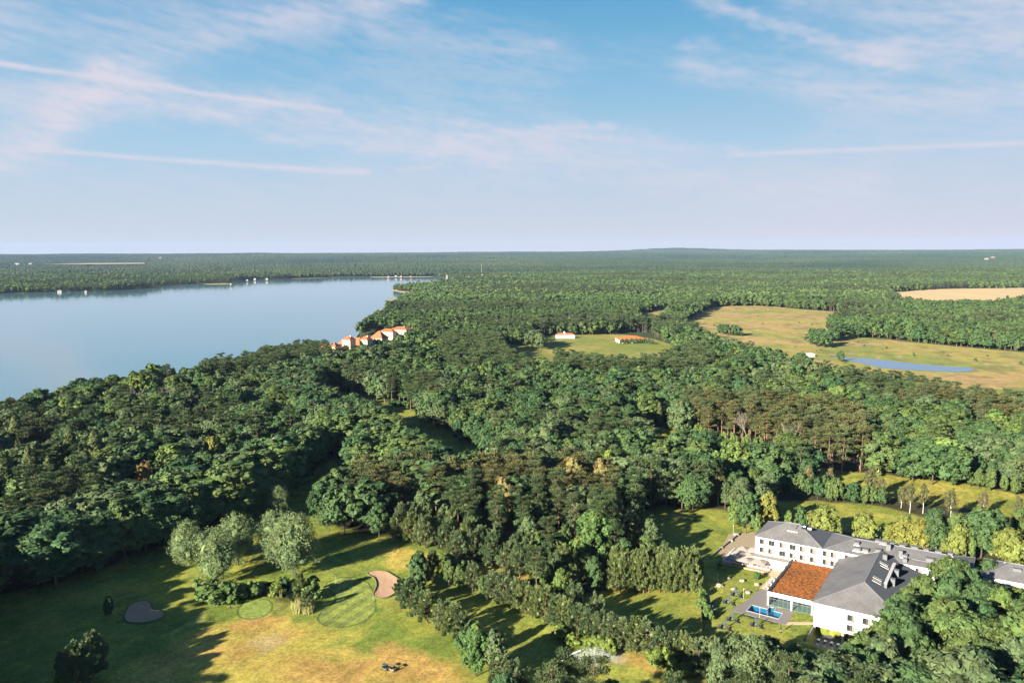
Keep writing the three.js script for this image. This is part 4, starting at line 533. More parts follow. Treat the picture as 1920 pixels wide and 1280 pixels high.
  const r3 = hipRoof(hotel, 27.1, 50, -37.2, 1.5, 7, 11.4, [38.4, -26.5], [38.4, 0.6], 'big grey hipped roof of the spa block with dark ribbed far slope', RIBBED); ribs(r3, [50.3, 7, -37.5], [50.3, 7, 1.5], [38.4, 11.4, -26.5], [38.4, 11.4, 1.4], 0.62);
  const yd = u => 11.4 - (u - 38.4) / 11.9 * 4.4; // height of the dark slope
  part('roof_beam', box(0.75, 1.5, 17.5, 43.4, yd(43.4) + 0.75, 14.8), LEAD, r3); part('beam_cap', box(0.85, 0.12, 17.7, 43.4, yd(43.4) + 1.56, 14.8), CAP, r3); for (const v of [11, 18.6]) part('gable_vent', box(1.6, 2.1, 1.5, 44.5, yd(44.5) + 0.85, v), LEAD, r3);
  for (const [u, v] of [[40.7, 7.6], [41.2, 9.4], [40.8, 20.3], [41.0, 22.6]]) { const s = new THREE.Group(); s.name = 'skylight'; s.position.set(u, yd(u) + 0.14, v); s.rotation.z = -Math.atan2(4.4, 11.9); r3.add(s); part('glazing', box(2.4, 0.1, 0.95, 0, 0.06, 0), GLASS, s); part('skylight_frame', merge([box(2.5, 0.14, 0.1, 0, 0.08, 0.52), box(2.5, 0.14, 0.1, 0, 0.08, -0.52)]), CAP, s); }
  part('chimney', box(1.2, 2, 1.2, 40.4, 11.2, 3.2), LEAD, r3); part('chimney', box(1.2, 1.6, 1.2, 45.5, 10, -0.6), LEAD, r3);
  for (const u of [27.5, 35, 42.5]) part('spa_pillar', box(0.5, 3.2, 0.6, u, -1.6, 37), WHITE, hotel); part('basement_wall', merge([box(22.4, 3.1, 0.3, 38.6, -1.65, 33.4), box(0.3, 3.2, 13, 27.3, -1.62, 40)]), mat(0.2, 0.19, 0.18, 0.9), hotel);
}
{ // second building of the hotel
  const [x, z] = hotelXZ(66, 4), b = thing('hotel_annex_building', 'second hotel building with grey hipped roof beyond the end of the long wing', 'building', x, 0, z, hotelTurn); part('wall', merge([box(26, 8.6, 15, 13, 4.3, -7.6)]), WHITE, b); const r = hipRoof(b, 0, 26, 0, 15.2, 8.7, 11.4, [7, 7.6], [19, 7.6], 'grey hipped roof partly in tree shade'); part('roof_vent', box(2.2, 0.9, 1.5, 8.5, 10.6, -5), LEAD, r); part('roof_vent', box(3, 0.5, 0.5, 6.5, 10.6, -9), CAP, r);
  for (const xx of [2, 6, 10, 14, 18, 22]) part('window', box(1.6, 1.5, 0.1, xx, 6, -0.05), GLASS, b);
}
// ---------------------------------------------------------------- hotel garden
const place = (u, v) => { const [x, z] = hotelXZ(u, v); return [x, z]; };
function pavement(name, pts, y, m, label, hole) { const s = new THREE.Shape(pts.map(q => { const [x, z] = hotelXZ(q[0], q[1]); return new THREE.Vector2(x, -z); })); if (hole) s.holes.push(new THREE.Path(hole.map(q => { const [x, z] = hotelXZ(q[0], q[1]); return new THREE.Vector2(x, -z); }))); const g = new THREE.ExtrudeGeometry(s, { depth: 0.12, bevelEnabled: false }); g.rotateX(-Math.PI / 2); g.translate(0, y - 0.12, 0); return structure(name, g, m, label); }
const poolLine = [[8.6, -38], [18, -38.4], [18.1, -34.2], [15.6, -34], [15.5, -31.7], [13.6, -31.7], [13.5, -33.7], [8.8, -33.4]];
pavement('pool_deck', [[4.4, -40.4], [20.6, -41], [20.8, -31.2], [12.4, -31], [12.4, -20], [7.4, -21], [7, -29]], 0.06, PAVE, 'grey paved deck round the swimming pool', poolLine);
pavement('garden_path', [[12.3, -20], [12.3, -2.8], [6, -2.8], [5.8, -7.4], [8, -9], [7.4, -20]], 0.05, mat(0.45, 0.34, 0.22, 0.95), 'sandy path between terrace and pool deck');
pavement('garden_path', [[20.6, -41], [27, -36.6], [27, -35], [20.7, -38.8]], 0.05, mat(0.5, 0.38, 0.24, 0.95), 'sandy path from the pool deck to the white spa wall');
pavement('gravel_yard', [[-4, 34], [-16, 22], [-13, 2], [-8.8, -5], [-0.6, -5], [-0.6, 22], [6, 34]], 0.045, mat(0.3, 0.24, 0.15, 1), 'brown gravel yard at the end of the hotel');
{ const g = new THREE.ShapeGeometry(new THREE.Shape(poolLine.map(q => { const [x, z] = place(q[0], q[1]); return new THREE.Vector2(x, -z); }))); g.rotateX(-Math.PI / 2); const f = g.clone(); f.translate(0, -1.4, 0); structure('pool_floor', f, mat(0.01, 0.09, 0.17, 0.6), 'blue tiled floor of the swimming pool'); g.translate(0, -0.1, 0); structure('pool_water', g, new THREE.MeshPhysicalMaterial({ color: RGB(0.6, 0.9, 0.97), roughness: 0.03, transmission: 1, thickness: 0, ior: 1.33 }), 'clear turquoise water of the swimming pool');
  const w = [], side = []; for (let i = 0; i < poolLine.length; i++) { const a = poolLine[i], b = poolLine[(i + 1) % poolLine.length], [x0, z0] = place(...a), [x1, z1] = place(...b), L = Math.hypot(x1 - x0, z1 - z0), q = box(L + 0.2, 0.1, 0.28, 0, 0.1, 0), t = box(L, 1.45, 0.12, 0, -0.72, 0); for (const k of [q, t]) { k.rotateY(-Math.atan2(z1 - z0, x1 - x0)); k.translate((x0 + x1) / 2, 0, (z0 + z1) / 2); } w.push(q); side.push(t); } structure('pool_side', merge(side), mat(0.012, 0.11, 0.2, 0.5), 'blue tiled sides of the swimming pool'); structure('pool_rim', merge(w), mat(0.34, 0.36, 0.37, 0.7), 'pale stone rim of the swimming pool'); }
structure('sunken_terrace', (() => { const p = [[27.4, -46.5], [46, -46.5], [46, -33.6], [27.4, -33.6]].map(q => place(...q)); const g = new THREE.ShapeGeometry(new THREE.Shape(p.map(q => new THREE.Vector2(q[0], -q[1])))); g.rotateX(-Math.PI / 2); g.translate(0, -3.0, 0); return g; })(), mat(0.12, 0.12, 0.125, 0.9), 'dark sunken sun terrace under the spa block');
const turnHotel = o => { o.rotation.y = hotelTurn; return o; };
function lounger(u, v, y, turn, label, m, group) { const [x, z] = place(u, v), o = thing('sun_lounger', label, 'lounger', x, y, z, hotelTurn + turn, group); part('bed', box(0.66, 0.08, 1.35, 0, 0.32, 0.3), m, o); const b = box(0.66, 0.08, 0.75, 0, 0, -0.36); b.rotateX(0.6); b.translate(0, 0.34, -0.36); part('backrest', b, m, o); for (const [a, c] of [[-0.28, -0.3], [0.28, -0.3], [-0.28, 0.85], [0.28, 0.85]]) part('leg', box(0.05, 0.3, 0.05, a, 0.15, c), STEEL, o); return o; }
for (let i = 0; i < 5; i++) lounger(29.2 + i * 1.7, -39.6, -2.98, Math.PI, 'white sun lounger in the row on the sunken terrace', mat(0.7, 0.72, 0.75, 0.8), 'loungers on the sunken terrace');
for (let i = 0; i < 4; i++) lounger(29.6 + i * 1.9, -43.6, -2.98, 0, 'white sun lounger on the outer row of the sunken terrace', mat(0.7, 0.72, 0.75, 0.8), 'loungers on the sunken terrace');
// open parasols of the terrace
const CANVAS = mat(0.34, 0.3, 0.26, 0.9), WOOD = mat(0.4, 0.24, 0.11, 0.8);
function canopy(s, h) { const g = new THREE.ConeGeometry(s * 0.7071, h, 4, 1, true); g.rotateY(Math.PI / 4); return g; }
const terrace = [[1394.5, 1026], [1413, 1028], [1385, 1033], [1406, 1037], [1376, 1042], [1398.6, 1046], [1424, 1049]];
structure('terrace_floor', (() => { const g = box(15.6, 0.4, 12.6, -1.4, 0.2, 1.2); g.rotateY(hotelTurn); g.translate(HOTEL.x, 0, HOTEL.z); return g; })(), mat(0.42, 0.3, 0.18, 0.85), 'wooden floor of the restaurant terrace');
terrace.forEach(([px, py], i) => { const [x, z] = gp(px, py, 3.3), o = thing('parasol', ['open beige square parasol at the back corner of the terrace', 'open beige square parasol against the white hotel corner', 'open beige square parasol on the yard side of the terrace', 'open beige square parasol in the middle of the terrace', 'open beige square parasol at the lawn corner of the terrace', 'open beige square parasol in the terrace row facing the lawn', 'largest open beige parasol, beside the annex wall'][i], 'parasol', x, 0.4, z, hotelTurn, 'terrace parasols'); const s = i === 6 ? 4.6 : 4.1; part('canopy', canopy(s, 1).translate(0, 2.75, 0), CANVAS, o); part('valance', new THREE.CylinderGeometry(s * 0.7071, s * 0.7071, 0.16, 4, 1, true).rotateY(Math.PI / 4).translate(0, 2.2, 0), CANVAS, o); part('pole', cyl(0.05, 0.05, 3.25, 0, 0, 0, 6), WOOD, o); part('base', box(0.7, 0.12, 0.7, 0, 0.06, 0), DARK, o); });
for (let i = 0; i < 22; i++) { const u = -8.2 + (i % 8) * 1.75 + (rnd() - 0.5) * 0.5, v = [-4.2, -1.8, 1.6][Math.floor(i / 8)], [x, z] = place(u, v), o = thing('terrace_table', 'small wooden terrace table with a pale top', 'table', x, 0.4, z, hotelTurn + rnd(), 'tables on the terrace'); part('tabletop', box(0.9, 0.05, 0.9, 0, 0.74, 0), i % 3 ? CAP : WOOD, o); part('stem', cyl(0.05, 0.05, 0.72, 0, 0, 0, 6), DARK, o); part('foot', box(0.5, 0.04, 0.5, 0, 0.02, 0), DARK, o);
  for (let k = 0; k < 2; k++) { const c = thing('terrace_chair', 'light terrace chair drawn up to a small table', 'chair', x + Math.cos(k * 3.14 + i) * 0.8, 0.4, z + Math.sin(k * 3.14 + i) * 0.8, rnd() * 6, 'chairs on the terrace'); part('seat', box(0.45, 0.06, 0.45, 0, 0.45, 0), CAP, c); part('backrest', box(0.45, 0.5, 0.05, 0, 0.72, -0.2), CAP, c); for (const [a, b] of [[-0.2, -0.2], [0.2, -0.2], [-0.2, 0.2], [0.2, 0.2]]) part('leg', box(0.04, 0.44, 0.04, a, 0.22, b), STEEL, c); } }
{ const [x, z] = place(-9.3, -5.2), w = thing('terrace_wall', 'low white wall round the restaurant terrace', 'wall', x, 0, z, hotelTurn); part('front', box(15.8, 0.75, 0.3, 7.9, 0.375, 0.1), WHITE, w); part('return', box(0.3, 0.75, 12.4, 0.1, 0.375, -6.2), WHITE, w); part('rail', merge([box(15.8, 0.05, 0.05, 7.9, 1.05, 0.1), ...[...Array(9)].map((_, i) => box(0.05, 0.4, 0.05, 0.2 + i * 1.92, 0.9, 0.1))]), STEEL, w); }
for (let i = 0; i < 6; i++) { const [x, z] = place(11.2 - (i % 2) * 1.6, -11 - i * 1.8), o = thing('garden_table', 'white garden table in the row beside the pool hall', 'table', x, 0.05, z, hotelTurn, 'white tables beside the pool hall'); part('tabletop', box(1, 0.05, 1, 0, 0.72, 0), CAP, o); part('stem', cyl(0.05, 0.05, 0.7, 0, 0, 0, 6), CAP, o); for (let k = 0; k < 4; k++) { const a = k * Math.PI / 2, c = thing('garden_chair', 'white garden chair beside the pool hall', 'chair', x + Math.cos(a) * 0.85, 0.05, z + Math.sin(a) * 0.85, -a - Math.PI / 2, 'white chairs beside the pool hall'); part('seat', box(0.48, 0.05, 0.46, 0, 0.44, 0), CAP, c); part('backrest', box(0.48, 0.45, 0.05, 0, 0.68, -0.22), CAP, c); for (const [p, q] of [[-0.2, -0.2], [0.2, -0.2], [-0.2, 0.2], [0.2, 0.2]]) part('leg', box(0.04, 0.42, 0.04, p, 0.21, q), CAP, c); } }
// closed blue parasols on the lawn, each with its dark loungers
const BLUE = mat(0.03, 0.07, 0.28, 0.8), zp = (x, y) => [1300 + x / 4.922, 960 + y / 4.922];
[[395, 775, 'closed blue parasol beside the boulder group'], [325, 845, 'closed blue parasol between two boulders and the pool deck'], [150, 852, 'closed blue parasol beside the dark boundary fence'], [180, 938, 'closed blue parasol with dark loungers by the hedge bushes'], [362, 1004, 'closed blue parasol off the corner of the pool deck'], [580, 1055, 'closed blue parasol below the swimming pool'], [287, 1078, 'closed blue parasol at the foot of the lawn'], [808, 1112, 'closed dark parasol in the tree shade beside the sandy path'], [616, 608, 'closed grey-blue parasol in front of the terrace wall']].forEach(([a, b, label], i) => {
  const [x, z] = gp(...zp(a, b)), o = thing('closed_parasol', label, 'parasol', x, 0, z, rnd() * 3, 'closed parasols on the lawn'); part('folded_canopy', new THREE.LatheGeometry([[0.02, 0.95], [0.2, 1.0], [0.24, 1.2], [0.17, 1.9], [0.1, 2.5], [0.02, 2.75]].map(q => new THREE.Vector2(...q)), 9), i === 7 ? DARK : BLUE, o); part('pole', cyl(0.035, 0.035, 1.2, 0, 0, 0, 6), STEEL, o); part('base', cyl(0.35, 0.32, 0.14, 0, 0, 0, 10), DARK, o);
  for (let k = 0; k < 2; k++) { const [u, v] = hotelUV(x, z); if (i < 7) lounger(u + (k ? 1.3 : -1.2), v - 0.3, 0, 0.4 + k * 0.3, 'dark folded sun lounger beside a closed blue parasol', mat(0.035, 0.04, 0.05, 0.8), 'dark loungers on the lawn'); } });
const ROCK = mat(0.3, 0.26, 0.21, 0.95);
[[325, 618], [450, 640], [245, 686], [368, 718], [505, 748], [588, 676], [262, 336], [350, 270], [400, 215], [236, 520]].forEach(([a, b], i) => { const [x, z] = gp(...zp(a, b)), g = new THREE.IcosahedronGeometry(0.55 + (i % 3) * 0.12, 1), p = g.attributes.position; for (let k = 0; k < p.count; k++) { const n = 1 + 0.35 * vnoise(p.getX(k) * 3 + i * 9, p.getY(k) * 3 + p.getZ(k) * 2); p.setXYZ(k, p.getX(k) * n * 1.25, p.getY(k) * n * 0.75 + 0.3, p.getZ(k) * n); } g.computeVertexNormals(); const o = shade(new THREE.Mesh(g, ROCK)); o.name = numbered('boulder'); o.position.set(x, 0, z); scene.add(o); tag(o, i < 6 ? 'brown boulder lying on the hotel lawn' : 'brown boulder along the low wall of the yard', 'boulder', 'boulders on the lawn'); });
{ const a = gp(1313, 1104), b = gp(1317, 1196), L = Math.hypot(b[0] - a[0], b[1] - a[1]), o = thing('boundary_fence', 'dark narrow boundary fence along the hotel lawn', 'fence', a[0], 0, a[1], -Math.atan2(b[1] - a[1], b[0] - a[0])); for (let i = 0; i < 12; i++) part('fence_panel', box(L / 12 - 0.1, 1.7, 0.06, (i + 0.5) * L / 12, 0.9, 0), DARK, o); for (let i = 0; i <= 12; i++) part('post', box(0.1, 1.9, 0.1, i * L / 12, 0.95, 0), DARK, o); }
{ const a = gp(1338, 1040), b = gp(1388, 1000), L = Math.hypot(b[0] - a[0], b[1] - a[1]), o = thing('garden_wall', 'low dark wall dividing lawn and gravel yard', 'wall', a[0], 0, a[1], -Math.atan2(b[1] - a[1], b[0] - a[0])); part('course', box(L, 0.5, 0.4, L / 2, 0.25, 0), mat(0.12, 0.1, 0.08, 0.95), o); part('coping', box(L, 0.08, 0.5, L / 2, 0.54, 0), mat(0.25, 0.22, 0.18, 0.95), o); }
[[225, 668], [465, 800], [614, 975], [370, 200]].forEach(([a, b], i) => { const [x, z] = gp(...zp(a, b)), o = thing('garden_lamp', ['slim white garden lamp post by the shaded lawn', 'slim white garden lamp post between parasols and pool', 'slim white garden lamp post at the pool edge', 'slim white lamp post in the gravel yard'][i], 'lamp post', x, 0, z); part('pole', cyl(0.05, 0.04, 3, 0, 0, 0, 6), CAP, o); part('lamp_head', new THREE.SphereGeometry(0.2, 8, 6).translate(0, 3.1, 0), CAP, o); });
[[80, 780, 3], [120, 975, 3], [165, 990, 2.4], [590, 620, 2.6], [95, 900, 3.5], [240, 520, 2]].forEach(([a, b, h], i) => at('shrub', ...zp(a, b), h, { ti: i === 3 ? 1 : 0, wide: h / 4 * 1.1, label: ['bush at the top of the boundary fence', 'round bright bush beside the boundary fence', 'smaller round bush beside the boundary fence', 'dark bush beside the terrace wall', 'tall bush leaning on the boundary fence', 'small bush in the shade of the lawn'][i] }));

// ---------------------------------------------------------------- sand, flags and machines on the course
const sandTex = texture(256, 256, (i, j, o) => { const s = 1 + 0.16 * fbm(i / 14, j / 14, 4) + 0.08 * vnoise(i / 1.7, j / 1.7); o[0] = 0.43 * s; o[1] = 0.29 * s; o[2] = 0.19 * s; }); sandTex.wrapS = sandTex.wrapT = THREE.RepeatWrapping;
const LIP = mat(0.1, 0.115, 0.03, 1);
for (const [k, label, tone] of [['heart', 'grey heart-shaped sand bunker in the shaded fairway', [1, 1, 1]], ['kidney', 'kidney-shaped sand bunker beside the striped green', [1.05, 1, 0.98]], ['slip', 'little sand trap between the willow clumps', [1, 0.9, 0.8]]]) {
  const P = smoothPoly(SAND[k], 5), n = P.p.length, cx = P.p.reduce((s, q) => s + q[0], 0) / n, cz = P.p.reduce((s, q) => s + q[1], 0) / n, o = thing('sand_bunker', label, 'bunker', cx, 0.03, cz, 0);
  const R = 9, pos = [], uv = [], idx = []; for (let r = 0; r <= R; r++) for (const [x, z] of P.p) { const t = r / R, X = (x - cx) * t, Z = (z - cz) * t; pos.push(X, 0.02 + 0.22 * sstep(0.55, 1, t) + 0.05 * vnoise(x * t * 2, z * t * 2), Z); uv.push(X / 5, Z / 5); } for (let r = 0; r < R; r++) for (let i = 0; i < n; i++) { const a = r * n + i, b = r * n + (i + 1) % n; idx.push(a, b, a + n, b, b + n, a + n); }
  const g = new THREE.BufferGeometry(); g.setAttribute('position', new THREE.Float32BufferAttribute(pos, 3)); g.setAttribute('uv', new THREE.Float32BufferAttribute(uv, 2)); g.setIndex(idx); g.computeVertexNormals(); part('sand', g, new THREE.MeshPhysicalMaterial({ map: sandTex, color: RGB(...tone), roughness: 1, specularIntensity: 0.1, side: THREE.DoubleSide }), o);
  const curve = new THREE.CatmullRomCurve3(P.p.map(q => new THREE.Vector3(q[0] - cx, 0.06, q[1] - cz)), true), lip = new THREE.TubeGeometry(curve, n * 2, k === 'slip' ? 0.16 : 0.3, 6, true); part('grass_lip', lip, LIP, o);
}
[[629.5, 1094, 'white flagstick on the striped green'], [318, 1113, 'thin flagstick in the shade above the heart-shaped bunker'], [476, 1141, 'short marker pole on the round tee']].forEach(([px, py, label], i) => { const [x, z] = gp(px, py), o = thing('flagstick', label, 'flag', x, knoll(x, z), z, 0.7); const h = i === 2 ? 0.9 : 2.4; part('pole', cyl(0.035, 0.03, h, 0, 0, 0, 6), CAP, o); if (i < 2) part('flag', box(0.5, 0.34, 0.02, 0.26, h - 0.2, 0), CAP, o); });
{ const [x, z] = gp(432, 1142), o = thing('golf_bag_trolley', 'small dark trolley left beside the round tee', 'trolley', x, knoll(x, z), z, 1); part('bag', cyl(0.16, 0.2, 0.95, 0, 0.25, 0, 8), DARK, o); for (const s of [-1, 1]) part('wheel', new THREE.TorusGeometry(0.15, 0.035, 6, 12).rotateY(Math.PI / 2).translate(0.3 * s, 0.18, 0.1), DARK, o); part('handle', limb([0, 0.9, 0.1], [0, 1.1, 0.6], 0.02, 0.02), STEEL, o); }
for (const [px, py, turn, label, tone] of [[722, 1257, 0.9, 'dark-seated golf cart parked on the dry fairway', [0.1, 0.11, 0.085]], [735.5, 1259, 0.9, 'beige-roofed golf cart parked on the dry fairway', [0.24, 0.2, 0.11]]]) {
  const [x, z] = gp(px, py), o = thing('golf_cart', label, 'golf cart', x, knoll(x, z), z, turn, 'golf carts on the fairway'), body = mat(...tone, 0.4); part('body', merge([box(1.15, 0.45, 2.3, 0, 0.52, 0), box(1.1, 0.35, 0.5, 0, 0.85, 0.85)]), body, o); part('seat', merge([box(1.05, 0.14, 0.5, 0, 0.84, -0.2), box(1.05, 0.5, 0.12, 0, 1.1, -0.48)]), DARK, o); part('canopy', box(1.25, 0.08, 1.8, 0, 1.85, -0.1), body, o); o.scale.setScalar(0.8); part('windscreen', box(1.05, 0.75, 0.03, 0, 1.42, 0.66), GLASS, o);
  for (const [a, b] of [[-0.52, 0.7], [0.52, 0.7], [-0.52, -0.75], [0.52, -0.75]]) { part('post', box(0.05, 1, 0.05, a, 1.35, b), DARK, o); part('wheel', new THREE.CylinderGeometry(0.26, 0.26, 0.2, 12).rotateZ(Math.PI / 2).translate(a * 1.05, 0.26, b), DARK, o); } }
// lawn sprinklers with their spray: drops in flight
function sprinkler(px, py, dir, reach, rise, n, label, drops) {
  const [x, z] = gp(px, py), y0 = knoll(x, z), o = thing('lawn_sprinkler', label, 'sprinkler', x, y0, z); part('riser', cyl(0.06, 0.06, 0.5, 0, 0, 0, 8), DARK, o); part('nozzle', limb([0, 0.48, 0], [Math.cos(dir) * 0.4, 0.75, Math.sin(dir) * 0.4], 0.05, 0.03, 6), STEEL, o);
  const r = mulberry(9 + px), g = new THREE.TetrahedronGeometry(0.05), m = new THREE.InstancedMesh(g, mat(0.7, 0.72, 0.75, 0.3), n), q = new THREE.Quaternion(), e = new THREE.Euler();
  for (let i = 0; i < n; i++) { const jet = i < n * 0.22, t = jet ? r() * 0.55 : 0.35 + r() * 0.75, a = dir + (jet ? (r() - 0.5) * 0.02 * (1 + t * 3) : (r() - 0.5) * 0.2 + (r() ** 2) * 0.25), d = t * reach, fall = jet ? 1 : r() ** 0.8, y = 4 * rise * Math.min(t, 1) * (1 - Math.min(t, 1) * 0.96) * fall + 0.4 * (1 - t); M4.compose(new THREE.Vector3(x + Math.cos(a) * d + (r() - 0.5) * (jet ? 0.1 : 1.6), y0 + Math.max(0.05, y + (r() - 0.5) * (jet ? 0.1 : 0.5)), z + Math.sin(a) * d + (r() - 0.5) * (jet ? 0.1 : 1.6)), q.setFromEuler(e.set(r() * 6, r() * 6, 0)), new THREE.Vector3(1, 1, 1).multiplyScalar(jet ? 0.9 : 0.5 + r() * 0.5)); m.setMatrixAt(i, M4); }
  stuff('water_spray', m, drops);
}

sprinkler(1019, 1274, -0.62, 22, 3.6, 15000, 'sprinkler head in the shaded strip at the source of the spray', 'white veil of sprinkler drops drifting over the shaded strip');
sprinkler(1240, 978, -0.4, 14, 2.4, 900, 'sprinkler head in the shade of the hotel lawn', 'thin veil of sprinkler drops over the shaded lawn');
// leafless trees
const PALEBARK = mat(0.3, 0.26, 0.21, 0.95);
[[1647, 894, 24, 'tall pale dead tree with a wide fan of bare branches'], [1478, 864, 20, 'pale bare tree at the foot of the pine wood'], [251, 790, 22, 'bare white tree with two thick arms by the lime green trees'], [276, 790, 21, 'thin bare white trunk near the lime green trees'], [314, 784, 22, 'bare white tree, first of the close pair'], [322, 786, 22, 'bare white tree, second of the close pair'], [166, 964, 18, 'dead grey trunk in the wood above the shaded fairway'], [142, 966, 17, 'thin grey dead trunk among the poplars'], [38, 1040, 20, 'leaning grey dead pine at the wood edge'], [1400, 838, 20, 'bare grey tree among the upper pines']].forEach(([px, py, h, label], i) => { const [x, z] = gp(px, py), t = bare(40 + i, h, i === 0 ? 0.27 : 0.34), o = thing('dead_tree', label, 'dead tree', x, knoll(x, z), z, i); part('trunk', t.trunk, i > 5 ? mat(0.3, 0.25, 0.2, 0.95) : PALEBARK, o); const tr = plant('shrub', x, z, 3, { mark: true, label: 'leafy bush at the foot of a bare tree', group: 'bushes at dead trees' }); tr.s *= 0.8; });

// ---------------------------------------------------------------- houses farther off
const CREAM = mat(0.5, 0.43, 0.32, 0.85), TILE = mat(0.42, 0.11, 0.04, 0.8), HOLE = mat(0.06, 0.06, 0.065, 0.3);
function hipped(w, d, h, over = 0.6, flat = 0) { const a = w / 2 + over, b = d / 2 + over, r = Math.max(0, a - b) + flat, p = [[-a, 0, b], [a, 0, b], [a, 0, -b], [-a, 0, -b], [-r, h, 0], [r, h, 0]], f = [[0, 1, 5], [0, 5, 4], [1, 2, 5], [2, 3, 4], [2, 4, 5], [3, 0, 4], [0, 3, 2], [0, 2, 1]], pos = []; for (const t of f) for (const i of t) pos.push(...p[i]); const g = new THREE.BufferGeometry(); g.setAttribute('position', new THREE.Float32BufferAttribute(pos, 3)); g.setAttribute('uv', new THREE.Float32BufferAttribute(new Float32Array(pos.length / 3 * 2), 2)); g.computeVertexNormals(); return g; }
function house(name, label, cat, px, py, base, w, d, h, rh, turn, o = {}) {   // px, py: the middle of the eaves in the photo, h metres above base
  const [x, z] = o.at ?? gp(px, py, base + h), g = thing(name, label, cat, x, base, z, turn, o.group); part('wall', box(w, h, d, 0, h / 2, 0), o.wall ?? CREAM, g); const r = part('roof', hipped(w, d, rh, 0.6).translate(0, h, 0), o.roof ?? TILE, g); if (o.chimney) part('chimney', box(1, 2, 1, w * 0.2, h + rh * 0.8, 0), CREAM, r);
  const n = o.n ?? Math.max(1, Math.floor(w / 3)), fl = o.floors ?? Math.max(1, Math.floor(h / 3.2)), top = o.top ?? fl; for (let f = fl - top; f < fl; f++) { for (let i = 0; i < n; i++) part('window', box(1.1, 1.6, 0.12, (i + 0.5) / n * w - w / 2, h - (fl - f - 0.5) * 3.2 - 0.1, d / 2), HOLE, g); if (o.side) for (let i = 0; i < o.side; i++) part('window', box(0.12, 1.6, 1.1, w / 2, h - (fl - f - 0.5) * 3.2, (i + 0.5) / o.side * d - d / 2), HOLE, g); }
  return g;
}
{ const t = -0.42, B = 2; // the resort at the lake: eaves given where the photo shows them
  house('resort_tower', 'cream resort tower with orange roof, the one nearer the lake', 'tower', 654, 636, B, 9, 9, 21, 3.6, t, { floors: 4, top: 3, chimney: true, side: 2, n: 2, group: 'resort buildings' });
  house('resort_tower', 'cream resort tower with orange roof in the middle of the resort', 'tower', 686, 636, B, 9, 9, 20, 3.6, t, { floors: 4, top: 3, chimney: true, side: 2, n: 2, group: 'resort buildings' });
  house('resort_wing', 'orange mansard wing between the two cream towers', 'building', 670, 646, B, 17, 11, 13, 7, t, { group: 'resort buildings', n: 5 });
  house('resort_wing', 'steep orange-roofed wing at the lake end of the resort', 'building', 643, 649, B, 9, 10, 12, 7.5, t, { group: 'resort buildings' });
  house('resort_wing', 'low wing with orange roof in front of the towers', 'building', 672, 655, B, 16, 9, 11, 4, t, { group: 'resort buildings', n: 5 });
  house('resort_wing', 'small orange gable at the front corner of the resort', 'building', 664, 660, B, 8, 8, 9, 4, t, { group: 'resort buildings', n: 2 });
  house('resort_wing', 'orange-roofed wing with its shaded side beside the middle tower', 'building', 698, 648, B, 10, 14, 13, 6, t, { group: 'resort buildings', side: 3 });
  house('resort_wing', 'tall steep orange roof linking towers and upper houses', 'building', 711, 633, B, 14, 12, 15, 7, t, { group: 'resort buildings' });
  house('resort_house', 'cream resort house with red hipped roof, lower of the upper pair', 'building', 728, 621, B, 18, 11, 17, 3, t, { group: 'resort buildings', n: 5, floors: 4, top: 2, side: 2 });
  house('resort_house', 'cream resort house with red hipped roof, highest of the resort', 'building', 752, 617, B, 20, 12, 19, 3, t, { group: 'resort buildings', n: 5, floors: 4, top: 2, chimney: true, side: 3 });
  house('resort_house', 'orange gabled porch in front of the highest resort house', 'building', 751, 625, B, 12, 9, 13, 5, t, { group: 'resort buildings', n: 3 });
  house('resort_villa', 'small villa with orange roof on the lake side of the resort', 'building', 613, 650, B, 10, 8, 15, 3, t, { group: 'resort buildings' });
  house('resort_villa', 'narrow cream villa with orange gable beside the lake-end wing', 'building', 627, 649, B, 8, 8, 16, 4, t, { group: 'resort buildings', n: 2 });
}
{ const g = house('clubhouse', 'long white clubhouse with red roof and small turret on the driving range', 'clubhouse', 1059.5, 627.5, 0, 22, 7, 4, 2.2, 0.05, { wall: WHITE, roof: mat(0.5, 0.13, 0.07, 0.85), n: 6, floors: 1 }); part('turret', box(1.8, 3.6, 1.8, -0.8, 5.6, 0.5), WHITE, g); part('turret_roof', new THREE.ConeGeometry(1.6, 1.4, 4).rotateY(Math.PI / 4).translate(-0.8, 8.1, 0.5), CAP, g); part('gable', box(3, 3.6, 1.5, -9.8, 1.8, 4), WHITE, g); part('gable', box(3, 3.6, 1.5, 9.8, 1.8, 4), WHITE, g); }
{ const [x, z] = gp(1189, 643.5); house('riding_hall', 'low hall with bright orange roof behind a clipped hedge', 'hall', 0, 0, 0, 34, 26, 3.6, 3.6, 0.06, { at: [x, z - 15], wall: WHITE, roof: mat(0.5, 0.14, 0.03, 0.8), n: 8, floors: 1 }); }
house('links_hut', 'small white hut with flat roof above the links pond', 'hut', 1507, 662, 0, 5.5, 4, 2.6, 0.8, 0.1, { wall: WHITE, roof: CAP, n: 2, floors: 1, group: 'huts on the links' }); house('links_hut', 'white hut with pinkish roof beside the links pond', 'hut', 1520.5, 663, 0, 6.5, 5, 2.8, 1.2, 0.1, { wall: WHITE, roof: mat(0.5, 0.36, 0.32, 0.9), n: 2, floors: 1, group: 'huts on the links' });
house('woodland_house', 'white gabled house half hidden by trees above the shady fairway', 'house', 519, 834, 0, 9, 8, 15, 4.5, 0.5, { wall: WHITE, roof: mat(0.3, 0.2, 0.17, 0.9), n: 2 }); house('woodland_house', 'grey-roofed house beside the half hidden white gable', 'house', 499, 838, 0, 7, 8, 13.5, 4, 0.5, { wall: WHITE, roof: mat(0.22, 0.22, 0.23, 0.9), n: 2 });
